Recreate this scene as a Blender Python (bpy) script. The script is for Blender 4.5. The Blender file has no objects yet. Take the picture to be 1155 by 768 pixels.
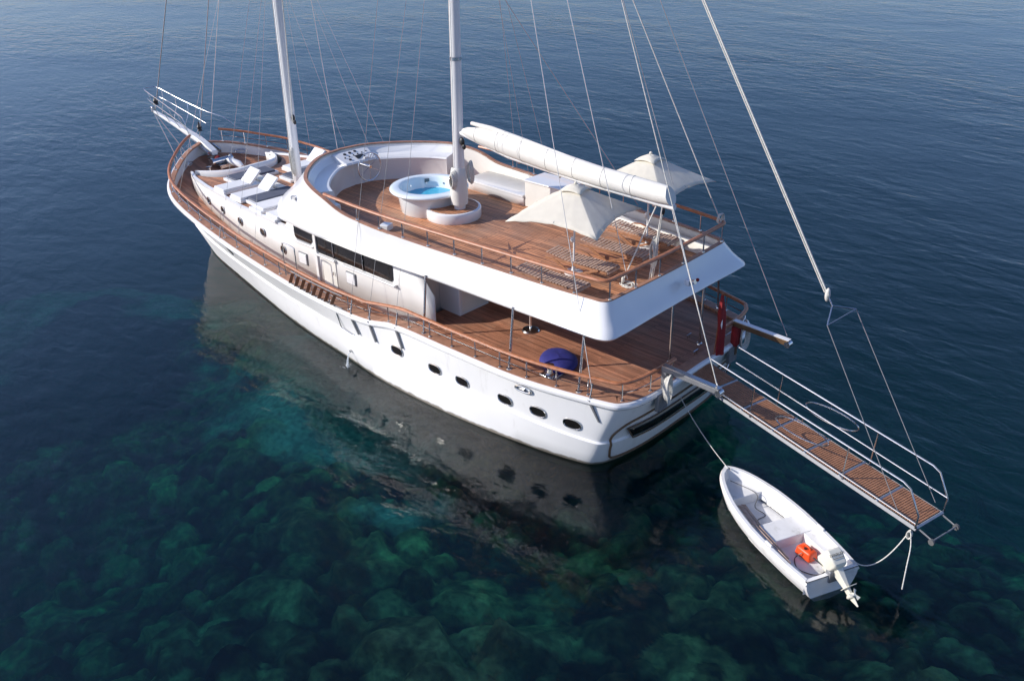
import bpy, math, random
import numpy as np
from mathutils import Vector, Matrix, noise as mnoise
random.seed(7); rng = np.random.default_rng(7)
R = math.radians; PI = math.pi
S = bpy.context.scene
COL = S.collection
# ------------------------------------------------------------------ camera
cam_d = bpy.data.cameras.new('camera'); cam = bpy.data.objects.new('camera', cam_d); COL.objects.link(cam)
cam_d.sensor_width = 36; cam_d.lens = 1049.12/1155*36; cam_d.clip_start = .1; cam_d.clip_end = 6000
yaw, pit, rol = R(-45.872), R(27.5495), R(-1.4788)
F = Vector((math.cos(yaw)*math.cos(pit), math.sin(yaw)*math.cos(pit), -math.sin(pit)))
Rt = Vector((math.sin(yaw), -math.cos(yaw), 0)); Up = Rt.cross(F)
R2 = Rt*math.cos(rol)+Up*math.sin(rol); U2 = -Rt*math.sin(rol)+Up*math.cos(rol)
m = Matrix((R2, U2, -F)).transposed().to_4x4(); m.translation = Vector((-12.4688, 19.5269, 14.7059))
cam.matrix_world = m
S.camera = cam
# ------------------------------------------------------------------ sun, sky, exposure
sd = Vector((1.22, 1.28, .98)).normalized()          # towards the sun
elev = math.asin(sd.z)
w = bpy.data.worlds.new('World'); S.world = w; w.use_nodes = True
nt = w.node_tree; bg = nt.nodes['Background']
sky = nt.nodes.new('ShaderNodeTexSky'); sky.sky_type = 'NISHITA'; sky.sun_disc = False
sky.sun_elevation = elev; sky.sun_rotation = math.atan2(sd.x, sd.y)
sky.air_density = 1.0; sky.dust_density = 1.0; sky.ozone_density = 4.0
tint = nt.nodes.new('ShaderNodeVectorMath'); tint.operation = 'MULTIPLY'; tint.inputs[1].default_value = (1.02, .97, 1.10)
nt.links.new(sky.outputs[0], tint.inputs[0]); nt.links.new(tint.outputs[0], bg.inputs[0]); bg.inputs[1].default_value = 0.15
sl = bpy.data.lights.new('sun', 'SUN'); so = bpy.data.objects.new('sun', sl); COL.objects.link(so)
sl.energy = 4.6; sl.angle = R(.5); sl.color = (1, .955, .89)
so.rotation_euler = sd.to_track_quat('Z', 'Y').to_euler(); so.location = (0, 0, 40)
S.view_settings.view_transform = 'Standard'; S.view_settings.look = 'None'
S.view_settings.exposure = 0.10; S.view_settings.gamma = 1
S.view_settings.use_curve_mapping = False
S.cycles.use_denoising = True
S.cycles.max_bounces = 10; S.cycles.transparent_max_bounces = 16; S.cycles.volume_bounces = 0
S.cycles.caustics_reflective = False; S.cycles.caustics_refractive = False

# ------------------------------------------------------------------ materials
def mat(name): 
    m = bpy.data.materials.new(name); m.use_nodes = True; return m
def P(name, col, rough=.5, metal=0, var=.08, vscale=3., bump=0, bscale=30, coat=0, spec=.5, dirt=None, dscale=1.5, dthr=.6, trans=0):
    m = mat(name); n = m.node_tree; N = n.nodes; L = n.links; b = N['Principled BSDF']
    tc = N.new('ShaderNodeNewGeometry')
    nz = N.new('ShaderNodeTexNoise'); nz.inputs['Scale'].default_value = vscale; nz.inputs['Detail'].default_value = 5
    L.new(tc.outputs['Position'], nz.inputs['Vector'])
    mr = N.new('ShaderNodeMapRange'); mr.inputs[3].default_value = 1-var; mr.inputs[4].default_value = 1+var
    mr.inputs[1].default_value = .3; mr.inputs[2].default_value = .7
    L.new(nz.outputs[0], mr.inputs[0])
    vm = N.new('ShaderNodeVectorMath'); vm.operation = 'SCALE'; vm.inputs[0].default_value = col
    L.new(mr.outputs[0], vm.inputs['Scale'])
    out = vm.outputs[0]
    if dirt:
        nd = N.new('ShaderNodeTexNoise'); nd.inputs['Scale'].default_value = dscale; nd.inputs['Detail'].default_value = 7; nd.inputs['Roughness'].default_value = .65
        L.new(tc.outputs['Position'], nd.inputs['Vector'])
        md = N.new('ShaderNodeMapRange'); md.inputs[1].default_value = dthr; md.inputs[2].default_value = dthr+.15; md.inputs[4].default_value = .6
        L.new(nd.outputs[0], md.inputs[0])
        mx = N.new('ShaderNodeMix'); mx.data_type = 'RGBA'; L.new(md.outputs[0], mx.inputs[0]); L.new(out, mx.inputs[6]); mx.inputs[7].default_value = (*dirt, 1)
        out = mx.outputs[2]
    L.new(out, b.inputs['Base Color'])
    b.inputs['Roughness'].default_value = rough; b.inputs['Metallic'].default_value = metal
    b.inputs['Coat Weight'].default_value = coat; b.inputs['Coat Roughness'].default_value = .1
    b.inputs['Specular IOR Level'].default_value = spec
    if bump:
        nb = N.new('ShaderNodeTexNoise'); nb.inputs['Scale'].default_value = bscale; nb.inputs['Detail'].default_value = 4
        L.new(tc.outputs['Position'], nb.inputs['Vector'])
        bp = N.new('ShaderNodeBump'); bp.inputs['Strength'].default_value = bump; bp.inputs['Distance'].default_value = .01
        L.new(nb.outputs[0], bp.inputs['Height']); L.new(bp.outputs[0], b.inputs['Normal'])
    return m
def planks(name, col, width=.095, length=2.6, seam=(.02, .012, .01), rot=0, var=.30, rough=.55, mortar=.05, wear=.35):
    m = mat(name); n = m.node_tree; N = n.nodes; L = n.links; b = N['Principled BSDF']
    g = N.new('ShaderNodeNewGeometry')
    mp = N.new('ShaderNodeMapping'); mp.inputs['Rotation'].default_value = (0, 0, rot)
    L.new(g.outputs['Position'], mp.inputs[0])
    br = N.new('ShaderNodeTexBrick'); br.inputs['Scale'].default_value = 1
    br.inputs['Brick Width'].default_value = length; br.inputs['Row Height'].default_value = width
    br.inputs['Mortar Size'].default_value = width*mortar; br.inputs['Mortar Smooth'].default_value = .1
    br.offset = .37; br.inputs['Bias'].default_value = 0
    c = Vector(col)
    br.inputs['Color1'].default_value = (*(c*(1-var)), 1); br.inputs['Color2'].default_value = (*(c*(1+var)), 1)
    br.inputs['Mortar'].default_value = (*seam, 1)
    L.new(mp.outputs[0], br.inputs['Vector'])
    mp2 = N.new('ShaderNodeMapping'); mp2.inputs['Scale'].default_value = (.9, 14, 1); mp2.inputs['Rotation'].default_value = (0, 0, rot)
    L.new(g.outputs['Position'], mp2.inputs[0])
    nz = N.new('ShaderNodeTexNoise'); nz.inputs['Scale'].default_value = 2.2; nz.inputs['Detail'].default_value = 7
    L.new(mp2.outputs[0], nz.inputs[0])
    nl = N.new('ShaderNodeTexNoise'); nl.inputs['Scale'].default_value = .7; nl.inputs['Detail'].default_value = 5
    L.new(g.outputs['Position'], nl.inputs[0])
    ad = N.new('ShaderNodeMath'); ad.operation = 'ADD'; L.new(nz.outputs[0], ad.inputs[0]); L.new(nl.outputs[0], ad.inputs[1])
    mr = N.new('ShaderNodeMapRange'); mr.inputs[1].default_value = .7; mr.inputs[2].default_value = 1.3; mr.inputs[3].default_value = 1-wear; mr.inputs[4].default_value = 1+wear
    L.new(ad.outputs[0], mr.inputs[0])
    vm = N.new('ShaderNodeVectorMath'); vm.operation = 'SCALE'; L.new(br.outputs[0], vm.inputs[0]); L.new(mr.outputs[0], vm.inputs['Scale'])
    nb_ = N.new('ShaderNodeTexNoise'); nb_.inputs['Scale'].default_value = .45; nb_.inputs['Detail'].default_value = 6; nb_.inputs['Roughness'].default_value = .65; L.new(g.outputs['Position'], nb_.inputs[0])
    rb_ = N.new('ShaderNodeMapRange'); rb_.inputs[1].default_value = .48; rb_.inputs[2].default_value = .68; rb_.inputs[4].default_value = .45; L.new(nb_.outputs[0], rb_.inputs[0])
    gm = N.new('ShaderNodeMix'); gm.data_type = 'RGBA'; L.new(rb_.outputs[0], gm.inputs[0]); L.new(vm.outputs[0], gm.inputs[6]); gm.inputs[7].default_value = (.40, .29, .21, 1)
    L.new(gm.outputs[2], b.inputs['Base Color'])
    mr2 = N.new('ShaderNodeMapRange'); mr2.inputs[3].default_value = rough-.12; mr2.inputs[4].default_value = rough+.15
    L.new(nl.outputs[0], mr2.inputs[0]); L.new(mr2.outputs[0], b.inputs['Roughness'])
    bp = N.new('ShaderNodeBump'); bp.inputs['Strength'].default_value = .3; bp.inputs['Distance'].default_value = .004
    L.new(br.outputs['Fac'], bp.inputs['Height']); bp.invert = True; L.new(bp.outputs[0], b.inputs['Normal'])
    return m
M_white = P('white_gelcoat', (.77, .765, .755), .22, var=.03, vscale=.9, coat=.4, dirt=(.60, .58, .53), dscale=1.1, dthr=.66)
M_hull = P('white_hull_paint', (.83, .825, .81), .48, var=.035, vscale=.7, coat=0, bump=.12, bscale=2.2, dirt=(.58, .55, .49), dscale=1.6, dthr=.66)
M_cream = P('cream_paint', (.74, .71, .64), .4, var=.04, vscale=2, dirt=(.55, .50, .42), dscale=2.3, dthr=.68)
M_wall = P('deckhouse_paint', (.77, .75, .71), .35, var=.04, vscale=1.5, dirt=(.52, .46, .38), dscale=1.7, dthr=.68)
M_deck = planks('teak_deck', (.46, .205, .10), mortar=.08, wear=.42)
M_deckl = planks('teak_side_deck', (.38, .165, .092), width=.085)
M_teak = P('varnished_teak', (.40, .15, .065), .42, var=.25, vscale=7, coat=.15)
M_teakcap = P('teak_capping', (.36, .18, .11), .5, var=.2, vscale=6)
M_slat = P('weathered_teak_slat', (.44, .31, .24), .65, var=.25, vscale=9)
M_slatf = P('teak_frame_wood', (.33, .155, .08), .5, var=.2, vscale=6)
M_steel = P('polished_steel', (.62, .62, .62), .2, 1, var=.06)
M_alu = P('dull_aluminium', (.20, .205, .215), .5, .3, var=.1, vscale=8)
M_glass = P('dark_window_glass', (.012, .010, .009), .06, 0, var=.3, coat=.5)
M_black = P('black_plastic', (.02, .02, .02), .4)
M_canvas = P('cream_canvas', (.86, .82, .71), .85, var=.05, vscale=4, bump=.4, bscale=9)
M_sail = P('white_sail_cover', (.66, .64, .59), .55, var=.04, vscale=2, bump=.3, bscale=6)
M_matw = P('white_cushion', (.70, .70, .70), .75, var=.03, bump=.3, bscale=12)
M_matg = P('slate_cushion', (.085, .095, .13), .8, var=.12)
M_rope = P('white_rope', (.62, .60, .54), .8, var=.2, vscale=25, bump=.6, bscale=80)
M_wire = P('rigging_wire', (.33, .33, .33), .5, 0)
M_wirew = P('pale_halyard', (.66, .65, .62), .7)
M_blue = P('blue_fabric', (.018, .020, .16), .75, var=.2, bump=.5, bscale=10)
M_red = P('red_flag_cloth', (.22, .010, .012), .8, var=.2, vscale=5)
M_orange = P('orange_plastic', (.80, .085, .015), .4)
M_ind = P('ivory_motor_paint', (.70, .67, .56), .35, var=.05, coat=.3)
M_grey = P('grey_rubber', (.10, .10, .10), .7)
M_grey2 = P('pale_alloy', (.40, .41, .43), .5, .2, var=.12, vscale=10)
M_tub = P('tub_shell', (.74, .80, .82), .15, var=.02, coat=.5)
M_tubw = P('pool_water', (.06, .42, .62), .05, var=.1, vscale=5, bump=.6, bscale=9)
M_tread = planks('gangway_grating', (.36, .16, .075), width=.055, length=.9, seam=(.03, .015, .01), rot=0, mortar=.25, var=.25)
M_inlay = P('dark_inlay_wood', (.16, .075, .05), .55, var=.2, vscale=8)
M_brass = P('trim_wood', (.12, .07, .035), .4, var=.2)
M_text = P('lettering_ink', (.03, .03, .03), .5)
M_wht = P('white_print', (.8, .8, .8), .6)

def translucent(m, f, col):
    N = m.node_tree.nodes; L = m.node_tree.links; b = N['Principled BSDF']; o = N['Material Output']
    t = N.new('ShaderNodeBsdfTranslucent'); t.inputs[0].default_value = (*col, 1); mx = N.new('ShaderNodeMixShader'); mx.inputs[0].default_value = f
    L.new(b.outputs[0], mx.inputs[1]); L.new(t.outputs[0], mx.inputs[2]); L.new(mx.outputs[0], o.inputs['Surface'])
translucent(M_canvas, .3, (.85, .78, .62))
def streaks(m, col, z=.3, sc=2.2, thr=.60, amt=.5):
    N = m.node_tree.nodes; L = m.node_tree.links; b = N['Principled BSDF']; src = b.inputs['Base Color'].links[0].from_socket
    g = N.new('ShaderNodeNewGeometry'); mp = N.new('ShaderNodeMapping'); mp.inputs['Scale'].default_value = (1, 1, z); L.new(g.outputs['Position'], mp.inputs[0])
    t = N.new('ShaderNodeTexNoise'); t.inputs['Scale'].default_value = sc; t.inputs['Detail'].default_value = 8; t.inputs['Roughness'].default_value = .7; L.new(mp.outputs[0], t.inputs[0])
    r = N.new('ShaderNodeMapRange'); r.inputs[1].default_value = thr; r.inputs[2].default_value = thr+.18; r.inputs[4].default_value = amt; L.new(t.outputs[0], r.inputs[0])
    mx = N.new('ShaderNodeMix'); mx.data_type = 'RGBA'; L.new(r.outputs[0], mx.inputs[0]); L.new(src, mx.inputs[6]); mx.inputs[7].default_value = (*col, 1); L.new(mx.outputs[2], b.inputs['Base Color'])
streaks(M_hull, (.52, .50, .46), .25, 2.4, .57, .40)
def waterline(m, col):
    N = m.node_tree.nodes; L = m.node_tree.links; b = N['Principled BSDF']; src = b.inputs['Base Color'].links[0].from_socket
    g = N.new('ShaderNodeNewGeometry'); sp = N.new('ShaderNodeSeparateXYZ'); L.new(g.outputs['Position'], sp.inputs[0])
    t = N.new('ShaderNodeTexNoise'); t.inputs['Scale'].default_value = 3; t.inputs['Detail'].default_value = 6; L.new(g.outputs['Position'], t.inputs[0])
    a = N.new('ShaderNodeMath'); a.operation = 'MULTIPLY_ADD'; L.new(t.outputs[0], a.inputs[0]); a.inputs[1].default_value = -.16; L.new(sp.outputs['Z'], a.inputs[2])
    r = N.new('ShaderNodeMapRange'); r.inputs[1].default_value = .03; r.inputs[2].default_value = -.03; r.inputs[4].default_value = .85; L.new(a.outputs[0], r.inputs[0])
    mx = N.new('ShaderNodeMix'); mx.data_type = 'RGBA'; L.new(r.outputs[0], mx.inputs[0]); L.new(src, mx.inputs[6]); mx.inputs[7].default_value = (*col, 1); L.new(mx.outputs[2], b.inputs['Base Color'])
waterline(M_hull, (.13, .10, .06))
streaks(M_wall, (.50, .45, .36), .3, 3.0, .60, .4)
M_ding = P('dinghy_fibreglass', (.76, .75, .73), .4, var=.06, vscale=3, dirt=(.42, .40, .34), dscale=3.2, dthr=.56)
# ------------------------------------------------------------------ mesh helpers
class MB:
    def __init__(s): s.v = []; s.f = []
    def add(s, vs, fs):
        o = len(s.v); s.v += [tuple(map(float, a)) for a in vs]; s.f += [tuple(o+i for i in f) for f in fs]; return s
    def box(s, c, d, rz=0, ry=0, rx=0, taper=1.0):
        hx, hy, hz = d[0]/2, d[1]/2, d[2]/2
        vs = [Vector((x*hx*(taper if z > 0 else 1), y*hy*(taper if z > 0 else 1), z*hz)) for x in (-1, 1) for y in (-1, 1) for z in (-1, 1)]
        M = Matrix.Rotation(rz, 3, 'Z') @ Matrix.Rotation(ry, 3, 'Y') @ Matrix.Rotation(rx, 3, 'X')
        vs = [M @ v + Vector(c) for v in vs]
        return s.add(vs, [(0, 1, 3, 2), (4, 6, 7, 5), (0, 4, 5, 1), (2, 3, 7, 6), (0, 2, 6, 4), (1, 5, 7, 3)])
    def grid(s, rows, closed_u=False, closed_v=False):
        nr = len(rows); nc = len(rows[0]); vs = [p for r in rows for p in r]; fs = []
        for i in range(nr if closed_u else nr-1):
            for j in range(nc if closed_v else nc-1):
                a, b = i, (i+1) % nr; c, d = j, (j+1) % nc
                fs.append((a*nc+c, a*nc+d, b*nc+d, b*nc+c))
        return s.add(vs, fs)
    def tube(s, pts, r, n=8, caps=True, sy=1.0):
        pts = [Vector(p) for p in pts]; N = len(pts); rr = r if hasattr(r, '__len__') else [r]*N
        rows = []; up = None
        for i, p in enumerate(pts):
            t = (pts[min(i+1, N-1)]-pts[max(i-1, 0)]); t = t.normalized() if t.length > 1e-9 else Vector((0, 0, 1))
            if up is None:
                up = Vector((0, 0, 1)) if abs(t.z) < .9 else Vector((1, 0, 0))
            u = up - t*up.dot(t)
            if u.length < 1e-4: u = t.orthogonal()
            u.normalize(); v = t.cross(u); up = u
            rows.append([p+(u*math.cos(a)*sy+v*math.sin(a))*rr[i] for a in [2*PI*k/n for k in range(n)]])
        o = len(s.v); s.grid(rows, closed_v=True)
        if caps:
            s.f.append(tuple(o+k for k in range(n))[::-1]); s.f.append(tuple(o+(N-1)*n+k for k in range(n)))
        return s
    def loop(s, pts, r, n=8):
        pts = [Vector(p) for p in pts]; N = len(pts); rows = []
        nrm = Vector((0, 0, 0)); c = sum(pts, Vector())/N
        for i in range(N): nrm += (pts[i]-c).cross(pts[(i+1) % N]-c)
        nrm.normalize()
        for i, p in enumerate(pts):
            t = (pts[(i+1) % N]-pts[i-1]).normalized(); v = t.cross(nrm).normalized()
            rows.append([p+(nrm*math.cos(a)+v*math.sin(a))*r for a in [2*PI*k/n for k in range(n)]])
        return s.grid(rows, closed_u=True, closed_v=True)
    def lathe(s, prof, c=(0, 0, 0), n=40, sx=1, sy=1):
        rows = [[(c[0]+r*math.cos(a)*sx, c[1]+r*math.sin(a)*sy, c[2]+z) for a in [2*PI*k/n for k in range(n)]] for r, z in prof]
        return s.grid(rows, closed_v=True)
    def poly(s, pts, z0, z1):
        n = len(pts); vs = [(x, y, z0) for x, y in pts]+[(x, y, z1) for x, y in pts]
        return s.add(vs, [tuple(range(n))[::-1], tuple(range(n, 2*n))]+[(i, (i+1) % n, n+(i+1) % n, n+i) for i in range(n)])
    def blob(s, c, d, seg=14, rings=9, M=None):
        rows = []
        for i in range(rings+1):
            t = PI*i/rings; rows.append([])
            for k in range(seg):
                a = 2*PI*k/seg; v = Vector((math.sin(t)*math.cos(a)*d[0], math.sin(t)*math.sin(a)*d[1], math.cos(t)*d[2]))
                if M: v = M @ v
                rows[-1].append(v+Vector(c))
        return s.grid(rows, closed_v=True)
def obj(name, mb, m, parent=None, smooth=True, bevel=0, angle=35, solid=0, fixnorm=True):
    me = bpy.data.meshes.new(name); me.from_pydata(mb.v, [], mb.f)
    if fixnorm:
        import bmesh
        bm = bmesh.new(); bm.from_mesh(me); bmesh.ops.remove_doubles(bm, verts=bm.verts, dist=1e-5)
        bmesh.ops.recalc_face_normals(bm, faces=bm.faces); bm.to_mesh(me); bm.free()
    if smooth:
        me.shade_smooth(); me.set_sharp_from_angle(angle=R(angle))
    me.materials.append(m)
    o = bpy.data.objects.new(name, me); COL.objects.link(o)
    if parent:
        o.parent = parent
        root = parent
        while root.parent: root = root.parent
        if root.get('_built', 0): o.matrix_parent_inverse = Matrix.Translation(-Vector(root['_base'])) if parent == root else Matrix.Identity(4)
    if bevel:
        md = o.modifiers.new('bevel', 'BEVEL'); md.width = bevel; md.segments = 3; md.limit_method = 'ANGLE'; md.angle_limit = R(40)
    if solid:
        md = o.modifiers.new('solid', 'SOLIDIFY'); md.thickness = solid; md.offset = 0
    return o
def tag(o, label=None, cat=None, group=None, kind=None):
    if label: o['label'] = label
    if cat: o['category'] = cat
    if group: o['group'] = group
    if kind: o['kind'] = kind
    return o
def thing(name, label, cat, loc=(0, 0, 0), rz=0, group=None, world=False):
    """world=True: children are written in world coordinates"""
    o = bpy.data.objects.new(name, None); COL.objects.link(o); o.location = loc; o.rotation_euler = (0, 0, rz); o.empty_display_size = .2
    tag(o, label, cat, group)
    if world: o['_built'] = 1; o['_base'] = list(loc)
    return o
def copy_tree(o, parent=None):
    c = o.copy(); COL.objects.link(c); c.parent = parent
    if parent: c.matrix_parent_inverse = o.matrix_parent_inverse.copy()
    for ch in list(o.children): copy_tree(ch, c)
    return c
def cat_spline(pts, k=6):
    pts = [np.array(p, float) for p in pts]; out = []
    P_ = [2*pts[0]-pts[1]]+pts+[2*pts[-1]-pts[-2]]
    for i in range(1, len(P_)-2):
        p0, p1, p2, p3 = P_[i-1:i+3]
        for j in range(k):
            t = j/k
            out.append(.5*((2*p1)+(-p0+p2)*t+(2*p0-5*p1+4*p2-p3)*t*t+(-p0+3*p1-3*p2+p3)*t**3))
    out.append(pts[-1]); return np.array(out)
def offs(cv, d):
    """offset a plan curve to its left (inboard for port curves run stern->bow) by d"""
    cv = np.asarray(cv); t = np.gradient(cv[:, :2], axis=0); t /= np.linalg.norm(t, axis=1)[:, None]+1e-9
    n = np.stack([t[:, 1], -t[:, 0]], 1); o = cv.copy(); o[:, :2] += n*d
    return o
def both(cv):
    """port half curve stern centre -> bow centre, closed with its mirror"""
    mir = cv[::-1].copy(); mir[:, 1] *= -1
    return np.vstack([cv, mir[1:-1]])

# ================================================================== WATER, SEABED
def water_mat():
    m = mat('sea_water'); n = m.node_tree; N = n.nodes; L = n.links; N.clear()
    out = N.new('ShaderNodeOutputMaterial'); g = N.new('ShaderNodeNewGeometry')
    def nz(scale, sc, rot, det=3, dist=0, rough=.5):
        mp = N.new('ShaderNodeMapping'); mp.inputs['Scale'].default_value = sc; mp.inputs['Rotation'].default_value = (0, 0, rot)
        L.new(g.outputs['Position'], mp.inputs[0]); t = N.new('ShaderNodeTexNoise'); t.inputs['Scale'].default_value = scale
        t.inputs['Detail'].default_value = det; t.inputs['Distortion'].default_value = dist; t.inputs['Roughness'].default_value = rough
        L.new(mp.outputs[0], t.inputs[0]); return t.outputs[0]
    def mul(a, f):
        x = N.new('ShaderNodeMath'); x.operation = 'MULTIPLY'; L.new(a, x.inputs[0])
        if isinstance(f, float): x.inputs[1].default_value = f
        else: L.new(f, x.inputs[1])
        return x.outputs[0]
    def add(a, b):
        x = N.new('ShaderNodeMath'); x.operation = 'ADD'; L.new(a, x.inputs[0]); L.new(b, x.inputs[1]); return x.outputs[0]
    big = nz(.16, (1, 1.5, 1), R(20), 3)
    mid = nz(.75, (1, 2.0, 1), R(35), 4, .4)
    fin = nz(2.6, (1, 1.8, 1), R(25), 5, .5)
    gust = nz(.035, (1, 1.6, 1), R(10), 3)
    mr = N.new('ShaderNodeMapRange'); mr.inputs[1].default_value = .35; mr.inputs[2].default_value = .65; mr.inputs[3].default_value = .45; mr.inputs[4].default_value = 1.2
    L.new(gust, mr.inputs[0])
    hgt = add(mul(big, .10), add(mul(mid, .050), mul(fin, .0055)))
    hgt = mul(hgt, mr.outputs[0])
    bp = N.new('ShaderNodeBump'); bp.inputs['Strength'].default_value = 1; bp.inputs['Distance'].default_value = 1.0
    L.new(hgt, bp.inputs['Height'])
    fr = N.new('ShaderNodeFresnel'); fr.inputs['IOR'].default_value = 1.333; L.new(bp.outputs[0], fr.inputs['Normal'])
    gl = N.new('ShaderNodeBsdfGlossy'); gl.inputs['Roughness'].default_value = .015; L.new(bp.outputs[0], gl.inputs['Normal'])
    gl.inputs['Color'].default_value = (1, 1, 1, 1)
    tr = N.new('ShaderNodeBsdfTransparent')
    mx = N.new('ShaderNodeMixShader'); L.new(fr.outputs[0], mx.inputs[0]); L.new(tr.outputs[0], mx.inputs[1]); L.new(gl.outputs[0], mx.inputs[2])
    L.new(mx.outputs[0], out.inputs['Surface'])
    ab = N.new('ShaderNodeVolumeAbsorption'); ab.inputs['Density'].default_value = 1; 
    ab.inputs['Color'].default_value = (1-.28, 1-.020, 1-.040, 1)
    sc = N.new('ShaderNodeVolumeScatter'); sc.inputs['Density'].default_value = .062; sc.inputs['Color'].default_value = (.03, .46, .60, 1)
    sc.inputs['Anisotropy'].default_value = 0
    ad = N.new('ShaderNodeAddShader'); L.new(ab.outputs[0], ad.inputs[0]); L.new(sc.outputs[0], ad.inputs[1])
    L.new(ad.outputs[0], out.inputs['Volume'])
    return m
b = MB()
WB = 2600
b.add([(-WB, -WB, 0), (WB, -WB, 0), (WB, WB, 0), (-WB, WB, 0), (-WB, -WB, -60), (WB, -WB, -60), (WB, WB, -60), (-WB, WB, -60)],
      [(0, 1, 2, 3), (4, 7, 6, 5), (0, 4, 5, 1), (1, 5, 6, 2), (2, 6, 7, 3), (3, 7, 4, 0)])
tag(obj('water', b, water_mat(), smooth=False, fixnorm=False), kind='structure')

def vnoise(x, y, seed=0):
    xi = np.floor(x).astype(np.int64); yi = np.floor(y).astype(np.int64); fx = x-xi; fy = y-yi
    fx = fx*fx*(3-2*fx); fy = fy*fy*(3-2*fy)
    def h(a, b_):
        n = (a*374761393+b_*668265263+seed*1442695041) & 0xffffffff; n = ((n ^ (n >> 13))*1274126177) & 0xffffffff
        return ((n ^ (n >> 16)) & 0xffff)/65535.
    return (h(xi, yi)*(1-fx)+h(xi+1, yi)*fx)*(1-fy)+(h(xi, yi+1)*(1-fx)+h(xi+1, yi+1)*fx)*fy
def fbm(x, y, o=4, seed=0):
    s = 0; a = .5
    for i in range(o): s = s+a*vnoise(x*2**i, y*2**i, seed+i*7); a *= .5
    return s
def boulders(x, y, cell, seed):
    """field of angular boulders jittered on a lattice: flat tilted tops, steep sides; returns height and a tone per stone"""
    X = x/cell; Y = y/cell; xi = np.floor(X).astype(np.int64); yi = np.floor(Y).astype(np.int64); best = np.zeros_like(x); tone = np.full_like(x, .5)
    for dx in (-1, 0, 1):
        for dy in (-1, 0, 1):
            a = xi+dx; b_ = yi+dy
            def h(k):
                n = (a*374761393+b_*668265263+(seed+k)*1442695041) & 0xffffffff; n = ((n ^ (n >> 13))*1274126177) & 0xffffffff
                return ((n ^ (n >> 16)) & 0xffff)/65535.
            cx = a+.15+.7*h(1); cy = b_+.15+.7*h(2); r = .34+.34*h(3); hh = .25+.5*h(4); th = h(5)*3.14; el = .55+.4*h(6)
            ux = (X-cx)*np.cos(th)+(Y-cy)*np.sin(th); uy = (-(X-cx)*np.sin(th)+(Y-cy)*np.cos(th))/el
            d = np.maximum(np.maximum(np.abs(ux), np.abs(uy)), (np.abs(ux)+np.abs(uy))*.74)/r
            z = np.minimum(np.clip(1-d, 0, 1)*2.6, 1+.35*(h(7)-.5)*ux*4+.35*(h(8)-.5)*uy*4)*r*hh
            tone = np.where(z > best, h(9), tone); best = np.maximum(best, z)
    return best*cell, tone
C0 = np.array([-12.47, 19.53]); U = np.array([.70, -.714]); V = np.array([.714, .70])
us = np.concatenate([np.arange(-6, 8, .6), np.arange(8, 30, .085), np.arange(30, 40, .15), np.arange(40, 60, .5), np.geomspace(60, 3000, 30)])
vs_ = np.concatenate([-np.geomspace(3000, 26, 26), np.arange(-25, -17, .4), np.arange(-17, 20, .095), np.arange(20, 40, .4), np.geomspace(41, 3000, 26)])
uu, vv = np.meshgrid(us, vs_, indexing='ij')
gx = C0[0]+uu*U[0]+vv*V[0]; gy = C0[1]+uu*U[1]+vv*V[1]
dep = np.interp(uu, [-6, 6, 13, 18, 24, 30, 36, 45, 60, 85, 300], [1.0, 1.4, 2.1, 2.9, 4.1, 5.1, 6.2, 8.5, 13, 24, 50])
dep = dep+np.clip(vv-4, 0, 30)*.05+np.clip(vv-7, 0, 9)*.22*np.clip((30-uu)/6, 0, 1)+np.clip(-vv-3, 0, 20)*.26*np.clip((uu-18)/7, 0, 1)
dep = dep+(fbm(gx*.16, gy*.16, 4, 3)-.47)*np.clip(dep*.45, .6, 2.2)
rockm = np.clip((15-dep)/9, 0, 1)
wx = gx+.5*(fbm(gx*1.1, gy*1.1, 3, 50)-.5); wy = gy+.5*(fbm(gx*1.1, gy*1.1, 3, 60)-.5)
big = np.clip(fbm(gx*.22, gy*.22, 3, 11)-.42, 0, .25)/.25
k1, t1 = boulders(wx, wy, 2.9, 1); k2, t2 = boulders(wx+3, wy, 1.35, 2); k3, t3 = boulders(wx, wy+5, .62, 3)
rk = np.maximum(np.maximum(k1*1.1*big, k2*1.0), k3*.9)
stone = np.where(k1*1.1*big > np.maximum(k2, k3*.9), t1, np.where(k2 > k3*.9, t2, t3))
rk = rk+.16*(fbm(gx*2.6, gy*2.6, 4, 21)-.45)
gz = -dep+rk*rockm
gz = np.minimum(gz, -.9)
def sblob(x, y, cx, cy, rx, ry, th, sd_=5):
    c, s_ = math.cos(th), math.sin(th); dx = x-cx; dy = y-cy
    a = (dx*c+dy*s_)/rx; b_ = (-dx*s_+dy*c)/ry
    return np.clip(1.25-np.sqrt(a*a+b_*b_)+(fbm(x*.35, y*.35, 4, sd_)-.47)*1.5, 0, .35)/.35
sand = np.maximum(sblob(gx, gy, 15.5, .6, 7.5, 4.2, R(-35)), sblob(gx, gy, 41, -1, 17, 5.5, R(-8), 9))
grass = sblob(gx, gy, 28.5, 6.0, 9.0, 4.6, R(-20), 31)
sand = sand*(1-grass)
gz = gz-sand*rk*rockm*.8+1.7*np.exp(-((gx-15.5)**2+(gy-.6)**2)/36)+3.2*np.exp(-((gx-40)**2/330+(gy+.5)**2/60))
n1 = fbm(gx*.9, gy*.9, 4, 71); n2 = fbm(gx*3.1, gy*3.1, 3, 77)
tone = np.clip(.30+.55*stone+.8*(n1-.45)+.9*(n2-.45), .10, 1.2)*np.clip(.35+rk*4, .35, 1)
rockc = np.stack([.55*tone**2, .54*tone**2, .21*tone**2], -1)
rust = np.clip((fbm(gx*.6, gy*.6, 4, 91)-.56)/.06, 0, 1)[..., None]
rockc = rockc*(1-rust*.45)+rust*.45*np.array([.45, .24, .10])*tone[..., None]**1.5
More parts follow.
